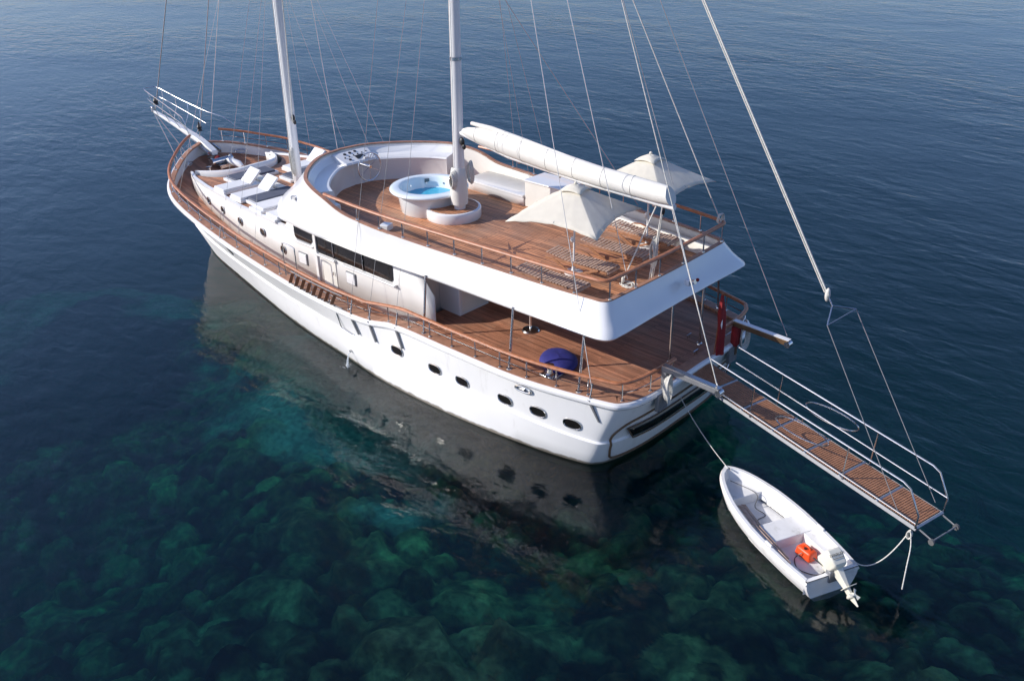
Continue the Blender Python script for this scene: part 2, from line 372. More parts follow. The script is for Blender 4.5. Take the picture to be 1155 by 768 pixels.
mud = np.clip((dep-6.5)/4, 0, 1)[..., None]
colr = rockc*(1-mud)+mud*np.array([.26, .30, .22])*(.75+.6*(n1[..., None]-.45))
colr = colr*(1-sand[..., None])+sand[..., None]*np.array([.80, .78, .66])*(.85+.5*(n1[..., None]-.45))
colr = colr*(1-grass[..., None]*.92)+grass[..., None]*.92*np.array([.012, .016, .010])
nr, nc = gx.shape
me = bpy.data.meshes.new('seabed')
vid = np.arange(nr*nc).reshape(nr, nc)
faces = np.stack([vid[:-1, :-1], vid[1:, :-1], vid[1:, 1:], vid[:-1, 1:]], -1).reshape(-1, 4)
me.vertices.add(nr*nc); me.vertices.foreach_set('co', np.stack([gx, gy, gz], -1).ravel().astype(np.float32))
me.loops.add(faces.size); me.loops.foreach_set('vertex_index', faces.ravel().astype(np.int32))
me.polygons.add(len(faces)); me.polygons.foreach_set('loop_start', np.arange(0, faces.size, 4, dtype=np.int32))
me.update(calc_edges=True); me.shade_smooth()
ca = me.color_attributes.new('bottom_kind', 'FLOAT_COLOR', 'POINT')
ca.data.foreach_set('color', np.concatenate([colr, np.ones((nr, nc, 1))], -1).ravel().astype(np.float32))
ms = mat('seabed_rock_and_sand'); n = ms.node_tree; at = n.nodes.new('ShaderNodeAttribute'); at.attribute_name = 'bottom_kind'
g_ = n.nodes.new('ShaderNodeNewGeometry'); t_ = n.nodes.new('ShaderNodeTexNoise'); t_.inputs['Scale'].default_value = 4.5; t_.inputs['Detail'].default_value = 6
n.links.new(g_.outputs['Position'], t_.inputs[0]); mr_ = n.nodes.new('ShaderNodeMapRange'); mr_.inputs[1].default_value = .3; mr_.inputs[2].default_value = .7; mr_.inputs[3].default_value = .55; mr_.inputs[4].default_value = 1.45
n.links.new(t_.outputs[0], mr_.inputs[0]); v_ = n.nodes.new('ShaderNodeVectorMath'); v_.operation = 'SCALE'; n.links.new(at.outputs['Color'], v_.inputs[0]); n.links.new(mr_.outputs[0], v_.inputs['Scale'])
n.links.new(v_.outputs[0], n.nodes['Principled BSDF'].inputs['Base Color']); n.nodes['Principled BSDF'].inputs['Roughness'].default_value = .95
n.nodes['Principled BSDF'].inputs['Specular IOR Level'].default_value = .1
bp_ = n.nodes.new('ShaderNodeBump'); bp_.inputs['Strength'].default_value = 1; bp_.inputs['Distance'].default_value = .12; n.links.new(t_.outputs[0], bp_.inputs['Height']); n.links.new(bp_.outputs[0], n.nodes['Principled BSDF'].inputs['Normal'])
me.materials.append(ms); sb = bpy.data.objects.new('seabed', me); COL.objects.link(sb); tag(sb, kind='structure')

# ================================================================== YACHT
Y = thing('sailing_yacht', 'large white two-masted wooden gulet with teak decks, moored in clear water', 'yacht', (12, 0, 0), world=True)
capX = [-1.2, 0, 7.3, 8.0, 9, 12, 14, 16, 18, 20, 22, 23.5, 25.1]; capZ = [2.22, 2.22, 2.24, 2.13, 1.97, 2.08, 2.22, 2.38, 2.6, 2.85, 3.15, 3.5, 3.97]
def cz(x): return float(np.interp(x, capX, capZ))
def deckz(x): return cz(x)-float(np.interp(x, [0, 8.5, 12, 15, 18, 21, 23.5, 25], [.05, .07, .13, .18, .25, .30, .38, .45]))
G0 = [(-.66, 0), (-.67, .9), (-.65, 1.8), (-.58, 2.5), (-.38, 3.02), (.1, 3.30), (2.4, 3.80), (5, 3.92), (7.5, 3.94), (9, 4.0), (10.5, 4.12), (12.5, 4.12), (14.5, 4.07), (17, 3.96), (19.5, 3.78), (21.3, 3.52), (22.5, 3.05), (23.5, 2.25), (24.5, 1.1), (25.08, 0)]
K0 = [(-.30, 0), (-.30, .9), (-.25, 1.75), (-.08, 2.55), (.12, 3.02), (.5, 3.32), (2.3, 3.72), (5, 3.87), (7.5, 3.97), (9, 3.98), (10.5, 3.92), (12.3, 3.76), (14.3, 3.58), (16.8, 3.30), (19.2, 2.98), (21.2, 2.66), (22.4, 2.35), (23.5, 1.75), (24.4, .92), (24.75, 0)]
W0 = [(.02, 0), (.02, .9), (.08, 1.8), (.22, 2.55), (.42, 3.02), (.85, 3.28), (2.4, 3.62), (5, 3.92), (7.5, 4.0), (9, 3.93), (10.5, 3.75), (12.5, 3.55), (14.5, 3.28), (17, 2.82), (19.5, 2.33), (21.3, 1.98), (22.4, 1.68), (23.4, 1.2), (24.1, .62), (24.4, 0)]
kz = lambda x: float(np.interp(x, [0, 2.4, 5.5, 14, 20, 24.2], [.78, .95, 1.08, 1.1, 1.3, 1.75]))
K = 6
Gc = cat_spline([(x, y, cz(x)-.1) for x, y in G0], K); Gtop = np.array([(x, y, cz(x)) for x, y, _ in Gc])
Kc = cat_spline([(x, y, kz(x)) for x, y in K0], K)
Kin = offs(Kc, -.0); Kin = Kc.copy(); t_in = offs(Kc, .055)
if t_in[60, 1] > Kc[60, 1]: t_in = offs(Kc, -.055)
INS = 1 if offs(Gc, .1)[60, 1] < Gc[60, 1] else -1        # sign that moves inboard
ins = lambda cv, d: offs(cv, INS*d)
Ku = ins(Kc, .055); Ku[:, 2] += .045
Wc = cat_spline([(x, y, 0.) for x, y in W0], K)
mid = Gc*.5+Ku*.5; bowf = np.clip((mid[:, 0]-17)/7, 0, 1); mid[:, 1] -= .10*bowf*np.sign(mid[:, 1]+1e-9)*np.minimum(mid[:, 1], 1)
mid2 = Kc*.5+Wc*.5; sideb = np.clip(1-abs(mid2[:, 0]-8)/10, 0, 1); mid2[:, 1] += .05*sideb
B1 = Wc.copy(); B1[:, 1] *= .86; B1[:, 2] = -.7; B1[:, 0] = 12+(B1[:, 0]-12)*.965
B2 = Wc.copy(); B2[:, 1] *= .25; B2[:, 2] = -1.7; B2[:, 0] = 12+(B2[:, 0]-12)*.90
rows = [both(c) for c in (Gc, .75*Gc+.25*mid, mid, .3*mid+.7*Ku, Ku, Kc, mid2, Wc, B1, B2)]
for r_ in rows: r_[np.abs(r_[:, 1]) < 1e-9, 1] = 0
hull = obj('hull', MB().grid([list(map(tuple, r_)) for r_ in rows], closed_v=True), M_hull, Y, angle=30)
def xs(y, z):
    y = abs(y); f = lambda c, n=5*K: float(np.interp(y, c[:n, 1], c[:n, 0]))
    return float(np.interp(z, [0, .78, .83, 2.12], [f(Wc), f(Kc), f(Ku), f(Gc)]))
trim = [(0, 1.52), (1, 1.52), (1.9, 1.50), (2.6, 1.40), (2.9, 1.15), (2.93, .8), (2.86, .4), (2.7, .16), (2.0, .12), (1.0, .12), (0, .12)]
tp = cat_spline([(y, z, 0) for y, z in trim], 5); tp = [(xs(a, b_)-.02, a, b_) for a, b_, _ in tp]
full = tp+[(x, -y, z) for x, y, z in tp[::-1][1:-1]]
obj('transom_trim', MB().loop(full, .035, 6), M_brass, hull)
b = MB(); rws = []
for zc_, zz in ((1.18, 0), (.80, 1)):
    rws.append([(xs(y, zc_)-.03, y, zc_) for y in np.linspace(-2.0 - .35*zz*0, 2.55 - .25*zz, 24)])
b.grid(rws); obj('name_slot', b, M_glass, hull, solid=.03)
b = MB(); lp = [(xs(y, 1.21)-.05, y, 1.21) for y in np.linspace(-2.1, 2.6, 24)]+[(xs(2.3, .77)-.05, 2.3, .77)]+[(xs(y, .76)-.05, y, .76) for y in np.linspace(2.2, -2.0, 24)]
obj('slot_frame', b.loop(lp, .022, 6), M_brass, hull)
# white moulding under the cap, teak cap
Gt = both(Gtop)
mo = both(ins(Gc, .03)); mo[:, 2] += .02
obj('gunwale_moulding', MB().loop([tuple(p) for p in mo], .105, 10), M_white, Y)
Gi = Gtop.copy(); _w = np.interp(Gtop[:, 0], [0, 15, 21, 24], [.34, .34, .26, .20]); Gi[:, :2] = Gtop[:, :2]+(ins(Gtop, 1.)[:, :2]-Gtop[:, :2])*_w[:, None]; Gi[-1, 1] = 0; Gi[:, 1] = np.maximum(Gi[:, 1], 0)
Go = ins(Gtop, .02)
for a_ in (Gi, Go): a_[0, 1] = 0; a_[-1, 1] = 0
capo = both(Go); capi = both(Gi)
n_ = len(capo); rws = []
for cv, dz in ((capo, -.03), (capo, .035), (capi, .035), (capi, -.03)):
    q = cv.copy(); q[:, 2] += dz; rws.append([tuple(p) for p in q])
obj('cap_rail', MB().grid(rws, closed_u=True, closed_v=True), M_teakcap, Y, angle=40)
# bulwark inside face
_bi = Gtop.copy(); _bi[:, :2] = Gtop[:, :2]+(ins(Gtop, 1.)[:, :2]-Gtop[:, :2])*(_w-.03)[:, None]; _bi[:, 1] = np.maximum(_bi[:, 1], 0); bi = both(_bi); lo_ = bi.copy(); lo_[:, 2] = [deckz(x)-.05 for x in lo_[:, 0]]
hi_ = bi.copy(); hi_[:, 2] -= .02
obj('bulwark', MB().grid([list(map(tuple, hi_)), list(map(tuple, lo_))], closed_v=True), M_white, Y)
# main deck
mo_ = ins(Gtop, .12); b = MB()
def halfw(x): return float(np.interp(x, mo_[3*K:, 0], mo_[3*K:, 1]))
stx = [-.56, -.45, -.3, 0]+list(np.arange(.5, 7.3, .5))+[7.3]
def hw2(x): return halfw(x) if x > -.05 else float(np.interp(x, [-.56, -.45, -.3, -.05], [2.3, 2.75, 3.0, 3.12]))
rws = [[(x, hw2(x)*t, deckz(x)) for t in np.linspace(-1, 1, 9)] for x in stx]
rws += [[(7.3, hw2(7.3)*t, 1.86) for t in np.linspace(-1, 1, 9)]]
stx2 = [7.32, 8, 9, 10, 11, 12, 13, 14, 15, 16, 17, 18, 19, 20, 21, 21.8, 22.5, 23, 23.5, 24, 24.4, 24.7]
rws += [[(x, hw2(x)*t, max(min(deckz(x), 9), 0) if x > 9 else 1.86) for t in np.linspace(-1, 1, 9)] for x in stx2]
obj('main_deck', b.grid(rws), M_deckl, Y, smooth=False)

# --- hull fittings
Gd = Gtop
def gpt(x, d=0, dz=0, side=1):
    c = ins(Gtop, d); i0 = 4*K; xx = c[i0:, 0]
    return Vector((x, side*float(np.interp(x, xx, c[i0:, 1])), cz(x)+dz))
def side_y(x, z):
    f = lambda c: float(np.interp(x, c[4*K:, 0], c[4*K:, 1]))
    return float(np.interp(z, [0, kz(x), kz(x)+.05, cz(x)-.1], [f(Wc), f(Kc), f(Ku), f(Gc)]))
def oval(a, b_, n=20, p=2.6):
    return [(abs(math.cos(t))**(2/p)*a*(1 if math.cos(t) >= 0 else -1), abs(math.sin(t))**(2/p)*b_*(1 if math.sin(t) >= 0 else -1)) for t in [2*PI*k/n for k in range(n)]]
def port(x, z, a, b_, yf, side=1, parent=None):
    y = yf(x, z)
    pts = [(x+u, side*(yf(x+u, z+v_)+.015), z+v_) for u, v_ in oval(a, b_)]
    fr = obj('porthole', MB().loop(pts, .020, 8), M_steel, parent)
    inner = [(x+u, side*(yf(x+u, z+v_)+.012), z+v_) for u, v_ in oval(a*.97, b_*.97)]
    obj('pane', MB().add(inner, [tuple(range(len(inner)))]), M_glass, fr)
for x, z in ((7.57, 1.43), (5.92, 1.37), (4.8, 1.35), (3.14, 1.38), (2.01, 1.40), (.98, 1.34)):
    for sdn in (1, -1): port(x, z-.09, .25, .155, side_y, sdn, Y)
y_ = side_y(2.41, 1.92)
b = MB().loop([(2.41+u, side_y(2.41+u, 1.9)+.03, 1.92+v_) for u, v_ in oval(.26, .075)], .03, 8)
fl = obj('fairlead', b, M_steel, Y)
obj('fairlead_bar', MB().tube([(2.35, y_+.02, 1.92), (2.47, y_+.02, 1.92)], .05, 8), M_steel, fl)
for x, z in ((24.0, 3.25), ):
    for sdn in (1, -1):
        q = gpt(x, .32, -.22, sdn); tg = (ins(Gtop, .3)[18*K]-ins(Gtop, .3)[17*K]); an = math.atan2(tg[1]*sdn, tg[0])
        pts = [(q.x+u*math.cos(an), q.y+u*math.sin(an), q.z+v_) for u, v_ in oval(.24, .07)]
        obj('hawse_ring', MB().loop(pts, .025, 8), M_steel, Y)
# chainplates
for x in (.44, 7.5, 8.75, 9.6, 17.4):
    zt = cz(x)-.02; zb_ = zt-.66; b = MB()
    yt = side_y(x, zt-.1)+.04; yb = side_y(x-.22, zb_)+.05
    b.add([(x-.045, yt+.03, zt), (x+.045, yt+.03, zt), (x-.20, yb+.02, zb_), (x-.25, yb+.02, zb_), (x-.045, yt, zt), (x+.045, yt, zt), (x-.20, yb-.03, zb_), (x-.25, yb-.03, zb_)],
          [(0, 1, 2, 3), (4, 7, 6, 5), (0, 3, 7, 4), (1, 5, 6, 2), (0, 4, 5, 1), (3, 2, 6, 7)])
    cp = obj('chainplate', b, M_alu, Y, smooth=False)
    obj('turnbuckle', MB().tube([(x, yt-.02, zt-.05), (x-.02, yt-.12, zt+.45)], .022, 6), M_steel, cp)
b = MB().tube([(10.35, side_y(10.3, 2.0)+.02, 2.05), (10.3, side_y(10.3, 1.3)+.05, 1.25), (9.75, side_y(9.8, 1.2)+.05, 1.18)], .018, 6)
obj('mooring_eye_bar', b, M_steel, Y)
obj('bilge_outlet', MB().tube([(10.0, side_y(10, .5)-.05, .5), (10.0, side_y(10, .5)+.09, .47)], .045, 10), M_steel, Y)

# --- lower handrails, stanchions, wires
hr = ins(Gtop, .12); hr[:, 2] += .56
def rail_path(cv, i0, i1): return [tuple(cv[i]) for i in range(i0, i1)]
i_st = int(1.25*K)
tot = len(hr)
i_en = tot-4
for sdn in (1, -1):
    pts = [(x, y*sdn, z) for x, y, z in hr[i_st:i_en]]
    obj('handrail', MB().tube(pts, .062, 8, sy=.8), M_teak, Y)
    wr = ins(Gtop, .12); wr[:, 2] += .27
    obj('guard_rail', MB().tube([(x, y*sdn, z) for x, y, z in wr[i_st:i_en]], .014, 6), M_steel, Y)
seg = np.cumsum(np.r_[0, np.linalg.norm(np.diff(hr[:, :2], axis=0), axis=1)])
s_ = seg[i_st]+.1; sn = []
base = ins(Gtop, .12)
while s_ < seg[i_en-1]:
    sn.append([np.interp(s_, seg, base[:, k]) for k in range(3)]); s_ += .93
for sdn in (1, -1):
    for x, y, z in sn:
        b = MB().tube([(x, y*sdn, z+.03), (x, y*sdn, z+.56)], .02, 8).lathe([(.0, .065), (.05, .055), (.055, .03)], (x, y*sdn, z), 10)
        obj('stanchion', b, M_steel, Y)
# support posts
for x, y in ((6.44, 3.76), (3.06, 3.66), (.86, 3.34), (6.44, -3.76), (3.06, -3.66), (.86, -3.34), (0.06, .38), (.06, -1.1)):
    zb_ = 2.25 if x > .1 else 2.17
    lean = .22 if abs(y) > 2 else 0
    b = MB().tube([(x, y, zb_), (x, y-math.copysign(lean, y) if lean else y, 4.05)], .036, 10).lathe([(.09, 0), (.08, .03), (.04, .05)], (x, y, zb_), 12)
    obj('support_post', b, M_steel, Y)
b = MB().tube([(4.30, 1.43, 2.17), (4.30, 1.43, 4.0)], .04, 10)
pd = obj('pedestal_post', b, M_steel, Y); obj('pedestal_foot', MB().lathe([(.0, .08), (.06, .08), (.24, .035), (.27, .0)], (4.30, 1.43, 2.175), 28), M_steel, pd)
# capstan
b = MB().lathe([(.16, 0), (.16, .06), (.10, .1), (.075, .2), (.12, .28), (.12, .33), (0, .33)], (2.05, 3.12, 2.19), 20)
cpn = obj('capstan', b, M_steel, Y); obj('capstan_base', MB().box((2.05, 3.08, 2.20), (.5, .4, .05)), M_steel, cpn, bevel=.01)
for x, y in ((-.2, .75), (-.2, -.5), (-.15, -1.9), (.5, -1.2)):
    b = MB().tube([(x, y-.12, 2.28), (x, y+.12, 2.28)], .02, 6).tube([(x, y-.05, 2.17), (x, y-.05, 2.28)], .018, 6).tube([(x, y+.05, 2.17), (x, y+.05, 2.28)], .018, 6)
    obj('deck_cleat', b, M_steel, Y)

# --- deckhouse
WX = [6.7, 9, 13, 15.5, 17.3, 19, 20.5, 22, 22.9]; WY = [3.02, 3.1, 3.1, 3.1, 3.02, 2.76, 2.5, 2.14, 1.78]
def hw(x): return float(np.interp(x, WX, WY))
def xf(t):      # foredeck edge of the cabin top, t = -1..1
    return 20.72+abs(t)**3.2*1.95
def ctop(x): return float(np.interp(x, [13, 16, 19, 23], [3.5, 3.56, 3.56, 3.40]))
b = MB()
xsd = list(np.arange(6.7, 23, .5))+[22.9]
for sdn in (1, -1):
    rws = []
    for x in xsd:
        top = 4.05 if x < 13.95 else ctop(x)+.05
        if x <= 6.71: top = 3.1
        elif x < 7.3: top = 3.7
        y0 = hw(x)
        rws.append([(x, sdn*(y0+.04), deckz(x)-.05 if x > 8.9 else 1.82), (x, sdn*(y0+.02), (deckz(x)+top)/2), (x, sdn*y0, top)])
    b.grid(rws)
b.grid([[(7.5, 3.05*t, z) for t in np.linspace(-1, 1, 5)] for z in (1.84, 4.05)])
frn = [(xf(t), t*1.80, 0) for t in np.linspace(-1, 1, 21)]
b.grid([[(x, y, z) for x, y, _ in frn] for z in (2.7, 3.38)])
dh = obj('deckhouse', b, M_wall, Y, solid=.05, angle=9)
rws = [[(13.6+(xf(t)-13.6)*s, t*(hw(13.6+(xf(t)-13.6)*s)-.04), ctop(13.6+(xf(t)-13.6)*s)) for t in np.linspace(-1, 1, 21)] for s in np.linspace(0, 1, 20)]
obj('cabin_top_deck', MB().grid(rws), M_deck, Y, smooth=False)
# white lip along cabin top side
for sdn in (1, -1):
    rws = []
    for x in np.arange(13.6, 22.95, .4):
        y0 = hw(x); z = ctop(x)
        rws.append([(x, sdn*(y0+.05), z-.06), (x, sdn*(y0+.05), z+.05), (x, sdn*(y0-.05), z+.06), (x, sdn*(y0-.12), z+.0)])
    obj('cabin_edge_moulding', MB().grid(rws), M_white, Y)
# coaming at the cabin front
def xcf(y): return 20.72+(abs(y)/1.86)**3.2*1.85
rws = []
for y in np.linspace(-1.80, 1.80, 41):
    x = xcf(y); zt = 3.80-.22*(abs(y)/1.8)**2; th_ = .10+.10*max(0, abs(y)-1.2)
    zb_ = ctop(x)
    rws.append([(x-th_, y*.98, 2.7), (x-th_, y*.98, zb_), (x-th_, y*.98, zt-.05), (x-th_*.5, y*.99, zt), (x+th_*.5, y, zt), (x+th_, y, zt-.05), (x+th_+.01, y, 2.7)])
fc = obj('foredeck_coaming', MB().grid(rws, closed_v=False), M_white, Y, angle=50)
# windows
def wpan(x0, x1, z0, z1, cut=.12, name='window', m_=None, d=.03):
    pts = [(x0+cut, z0), (x1-cut, z0), (x1, z0+cut), (x1, z1), (x0, z1), (x0, z0+cut)]
    for sdn in (1, -1):
        vs = [(x, sdn*(hw(x)+.035+d), z) for x, z in pts]+[(x, sdn*(hw(x)-.02), z) for x, z in pts]; n = len(pts)
        obj(name, MB().add(vs, [tuple(range(n)), tuple(range(n, 2*n))]+[(i, (i+1) % n, n+(i+1) % n, n+i) for i in range(n)]), m_ or M_glass, dh, smooth=False)
wpan(12.62, 13.62, 3.27, 3.98, .1)
wpan(8.47, 12.35, 3.08, 3.98, .08)
for x in (11.45, 9.9):
    for sdn in (1, -1): obj('window_mullion', MB().box((x, sdn*(hw(x)+.075), 3.5), (.03, .03, .84)), M_steel, dh)
for x0, x1, z in ((12.5, 13.7, 3.22), (8.3, 10.95, 3.02), (11.35, 12.4, 3.02)):
    for sdn in (1, -1): obj('window_sill', MB().box(((x0+x1)/2, sdn*(hw(12)+.09), z), (x1-x0, .12, .07)), M_white, dh, bevel=.02)
for sdn in (1, -1):
    obj('wall_pillar', MB().box((12.42, sdn*(hw(12)+.07), 3.0), (.14, .08, 2.0)), M_wall, dh, bevel=.01)
    dr = obj('side_door', MB().box((11.75, sdn*(hw(12)+.06), 2.5), (.72, .04, .95)), M_cream, dh, bevel=.01)
    obj('door_handle', MB().tube([(11.5, sdn*(hw(12)+.12), 2.5), (11.5, sdn*(hw(12)+.12), 2.62)], .015, 6), M_steel, dr)
    for x in (13.25, 10.6):
        fr = obj('vent_frame', MB().box((x, sdn*(hw(12)+.07), 2.62), (.48, .04, .42)), M_alu, dh)
        obj('vent_cover', MB().box((x, sdn*(hw(12)+.095), 2.62), (.42, .03, .37)), M_white, fr, bevel=.008)
for x, z in ((20.27, 2.98), (18.84, 2.99), (17.26, 2.98), (15.67, 2.97), (14.45, 2.62)):
    for sdn in (1, -1): port(x, z, .15, .14, lambda a, c: hw(a)+.05, sdn, dh)
# aft saloon glazing and cabinet
obj('saloon_door', MB().box((7.45, -.4, 3.0), (.06, 3.6, 1.15)), M_glass, dh)
obj('cabinet', MB().box((7.0, 1.55, 2.68), (.9, 1.25, 1.0)), M_white, Y, bevel=.02)
obj('cabinet_door', MB().box((6.535, 1.55, 2.68), (.02, 1.05, .8)), M_cream, dh, bevel=.005)

# --- upper deck
T0 = [(.38, 0), (.40, 1.2), (.43, 2.2), (.46, 2.62), (.62, 2.8), (1.0, 2.87), (2, 3.0), (4, 3.17), (7.3, 3.42), (9.2, 3.5), (10.3, 3.5), (11.2, 3.47), (12.2, 3.27), (13.2, 2.78), (14.1, 1.95), (14.75, 1.0), (14.95, 0)]
B0 = [(-.02, 0), (-.03, 1.4), (-.05, 2.7), (.0, 3.14), (.25, 3.33), (.8, 3.38), (2.2, 3.42), (4.2, 3.47), (7.3, 3.53), (9.3, 3.58), (10.8, 3.62), (12.2, 3.58), (13.6, 3.32), (14.8, 2.95), (16.0, 2.2), (16.95, 1.15), (17.35, 0)]
tz = lambda x: float(np.interp(x, [0, 7.3, 9.4, 10.3, 11.3, 12.0, 15], [4.70, 4.85, 4.93, 5.0, 5.27, 5.38, 5.42]))
bz = lambda x: float(np.interp(x, [0, 12, 13.5, 15, 18], [4.0, 4.0, 3.9, 3.68, 3.64]))
Tc = cat_spline([(x, y, tz(x)) for x, y in T0], K); Bc = cat_spline([(x, y, bz(x)) for x, y in B0], K)
def mixc(a, dx, dz):   # outward bulge via blend, dz lift
    c = Tc*(1-a)+Bc*a; c = ins(c, -dx); c[:, 2] += dz; c[0, 1] = 0; c[-1, 1] = 0; return c
rr_ = [mixc(0, 0, 0), mixc(.25, -.02, -.01), mixc(.5, -.03, -.02), mixc(.75, -.015, -.01), mixc(.93, .015, .0), mixc(1, .01, -.01), mixc(1, -.04, -.07), mixc(1, -.14, -.10), mixc(1, -.5, -.08)]
for c in rr_: c[:, 1] = np.maximum(c[:, 1], 0)
uf = obj('upper_deck_fairing', MB().grid([list(map(tuple, both(c))) for c in rr_], closed_v=True), M_white, Y, angle=60)
Ti = ins(Tc, .12); Ti[:, 1] = np.maximum(Ti[:, 1], 0); Ti[0, 1] = 0; Ti[-1, 1] = 0
rws = []
for cv, dz in ((Tc, -.02), (Tc, .03), (Ti, .03), (Ti, -.03)):
    q = both(cv); q[:, 2] += dz; rws.append(list(map(tuple, q)))
obj('coaming_cap', MB().grid(rws, closed_u=True, closed_v=True), M_teakcap, Y, angle=40)
q1 = both(Ti); q2 = both(Ti); q2[:, 2] = 4.2
obj('coaming', MB().grid([list(map(tuple, q1)), list(map(tuple, q2))], closed_v=True), M_cream, Y)
def uhw(x): return float(np.interp(x, Tc[3*K:, 0], Tc[3*K:, 1]))-.08
rws = [[(x, uhw(x)*t if x < 14.9 else 0, 4.25) for t in np.linspace(-1, 1, 9)] for x in [.5, .6, .8, 1.2]+list(np.arange(1.5, 14.6, .5))]
obj('upper_deck', MB().grid(rws), M_deck, Y, smooth=False)
rws = [[(x, (uhw(x)+.25)*t, 3.98) for t in np.linspace(-1, 1, 7)] for x in [.15, .6, .8, 1.2]+list(np.arange(1.5, 14.4, .5))]
obj('deck_ceiling', MB().grid(rws), M_cream, Y, smooth=False)
# upper rails
hr2 = ins(Tc, .05); hr2[:, 2] = [float(np.interp(x, [0, 9, 11.0, 12, 15], [5.27, 5.38, 5.42, 5.42, 5.42])) for x in hr2[:, 0]]
hr2[0, 1] = 0
ie = int(11.2*K)
pts = [tuple(p) for p in hr2[:ie]]
ful = [(x, -y, z) for x, y, z in pts[::-1][:-1]]+pts
obj('upper_handrail', MB().tube(ful, .062, 8, sy=.8), M_teak, Y)
seg = np.cumsum(np.r_[0, np.linalg.norm(np.diff(hr2[:, :2], axis=0), axis=1)]); s_ = .55
while s_ < seg[ie]-1.0:
    x, y = [float(np.interp(s_, seg, hr2[:, k])) for k in (0, 1)]; zt = float(np.interp(s_, seg, hr2[:, 2]))
    for sdn in (1, -1):
        b = MB().tube([(x, y*sdn, tz(x)+.02), (x, y*sdn, zt)], .022, 8).lathe([(.0, .06), (.045, .05), (.05, .03)], (x, y*sdn, tz(x)), 10)
        obj('upper_stanchion', b, M_steel, Y)
    s_ += 1.02
# helm counter round the front of the cockpit
c1 = ins(Tc, .14); c2 = ins(Tc, .32); c3 = ins(Tc, .80); c4 = ins(Tc, .84)
i0 = int(12.3*K); i1 = int(12.0*K)
def seq(cv, z): 
    a = [(x, max(y, 0), z) for x, y, _ in cv]; a[-1] = (a[-1][0], 0, z)
    return a[i0:]+[(x, -y, zz) for x, y, zz in a[::-1][1:len(a)-i1]]
ctr = obj('helm_counter', MB().grid([seq(c1, 5.36), seq(c1, 5.3), seq(c2, 5.12), seq(c3, 5.08), seq(c4, 5.03), seq(ins(Tc, .80), 4.98), seq(ins(Tc, .80), 4.24)]), M_white, Y, angle=40)
cs = seq(ins(Tc, .79), 4.6)
for k in range(3, len(cs)-2, 4):
    x, y, _ = cs[k]; obj('panel_seam', MB().tube([(x, y, 4.26), (x, y, 4.97)], .008, 4), M_alu, ctr)
for k in (0, -1):
    a = [seq(c, z)[k] for c, z in ((c1, 5.34), (c2, 5.12), (c4, 5.08), (c4, 4.24), (c1, 4.24))]
    obj('counter_end', MB().add(a, [(0, 1, 2, 3, 4)]), M_white, ctr, smooth=False)
dash = MB().add([(14.70, .50, 5.36), (14.62, -1.0, 5.36), (14.0, .42, 5.13), (13.92, -.85, 5.13), (14.75, .52, 5.06), (14.65, -1.05, 5.06), (13.97, .44, 5.06), (13.88, -.87, 5.06)],
               [(0, 1, 3, 2), (4, 6, 7, 5), (0, 2, 6, 4), (1, 5, 7, 3), (2, 3, 7, 6), (0, 4, 5, 1)])
dash = obj('instrument_panel', dash, M_white, Y, smooth=False, bevel=.02)
def onpan(u, v_): return (13.97+u*.69, .4-v_*1.32-.02, 5.135+u*.228)
for u, v_, r_ in ((.78, .22, .055), (.80, .40, .055), (.82, .58, .055), (.5, .12, .028), (.52, .27, .028), (.54, .42, .028), (.56, .57, .028), (.58, .72, .028), (.6, .87, .028), (.28, .2, .05)):
    c = onpan(u, v_); b = MB(); 
    b.tube([(c[0]+.003, c[1], c[2]-.01), (c[0]-.006, c[1], c[2]+.022)], r_, 14); obj('gauge', b, M_black, dash)
c = onpan(.32, .55); obj('chart_screen', MB().box((c[0], c[1], c[2]+.012), (.2, .36, .02), ry=-R(18)), M_black, dash)
c = onpan(.1, .5); obj('throttle_base', MB().box((c[0]-.02, c[1]-.18, c[2]+.02), (.10, .16, .06)), M_white, dash, bevel=.01)
b = MB().tube([(13.9, -.55, 5.15), (13.8, -.55, 5.3)], .012, 6).tube([(13.9, -.68, 5.15), (13.8, -.68, 5.3)], .012, 6).blob((13.8, -.55, 5.31), (.03, .03, .03), 8, 6).blob((13.8, -.68, 5.31), (.03, .03, .03), 8, 6)
obj('throttle_lever', b, M_steel, dash)
# wheel
wc = Vector((13.42, -.14, 5.03)); b = MB()
b.loop([(wc.x, wc.y+.50*math.cos(a), wc.z+.50*math.sin(a)) for a in [2*PI*k/40 for k in range(40)]], .020, 8)
whl = obj('steering_wheel', b, M_steel, Y)
b = MB()
for k in range(6):
    a = PI/2+k*PI/3; b.tube([wc, (wc.x, wc.y+.5*math.cos(a), wc.z+.5*math.sin(a))], .008, 5)
obj('spokes', b, M_steel, whl)
obj('hub', MB().tube([(wc.x-.06, wc.y, wc.z), (wc.x+.5, wc.y, wc.z)], .06, 14), M_steel, whl)
obj('cockpit_speaker', MB().box((12.75, 2.35, 4.72), (.25, .35, .35), rz=R(-25)), M_alu, ctr, bevel=.02)
obj('cockpit_box', MB().box((12.25, 2.55, 4.45), (.75, .45, .42), rz=R(-8)), M_white, Y, bevel=.02)
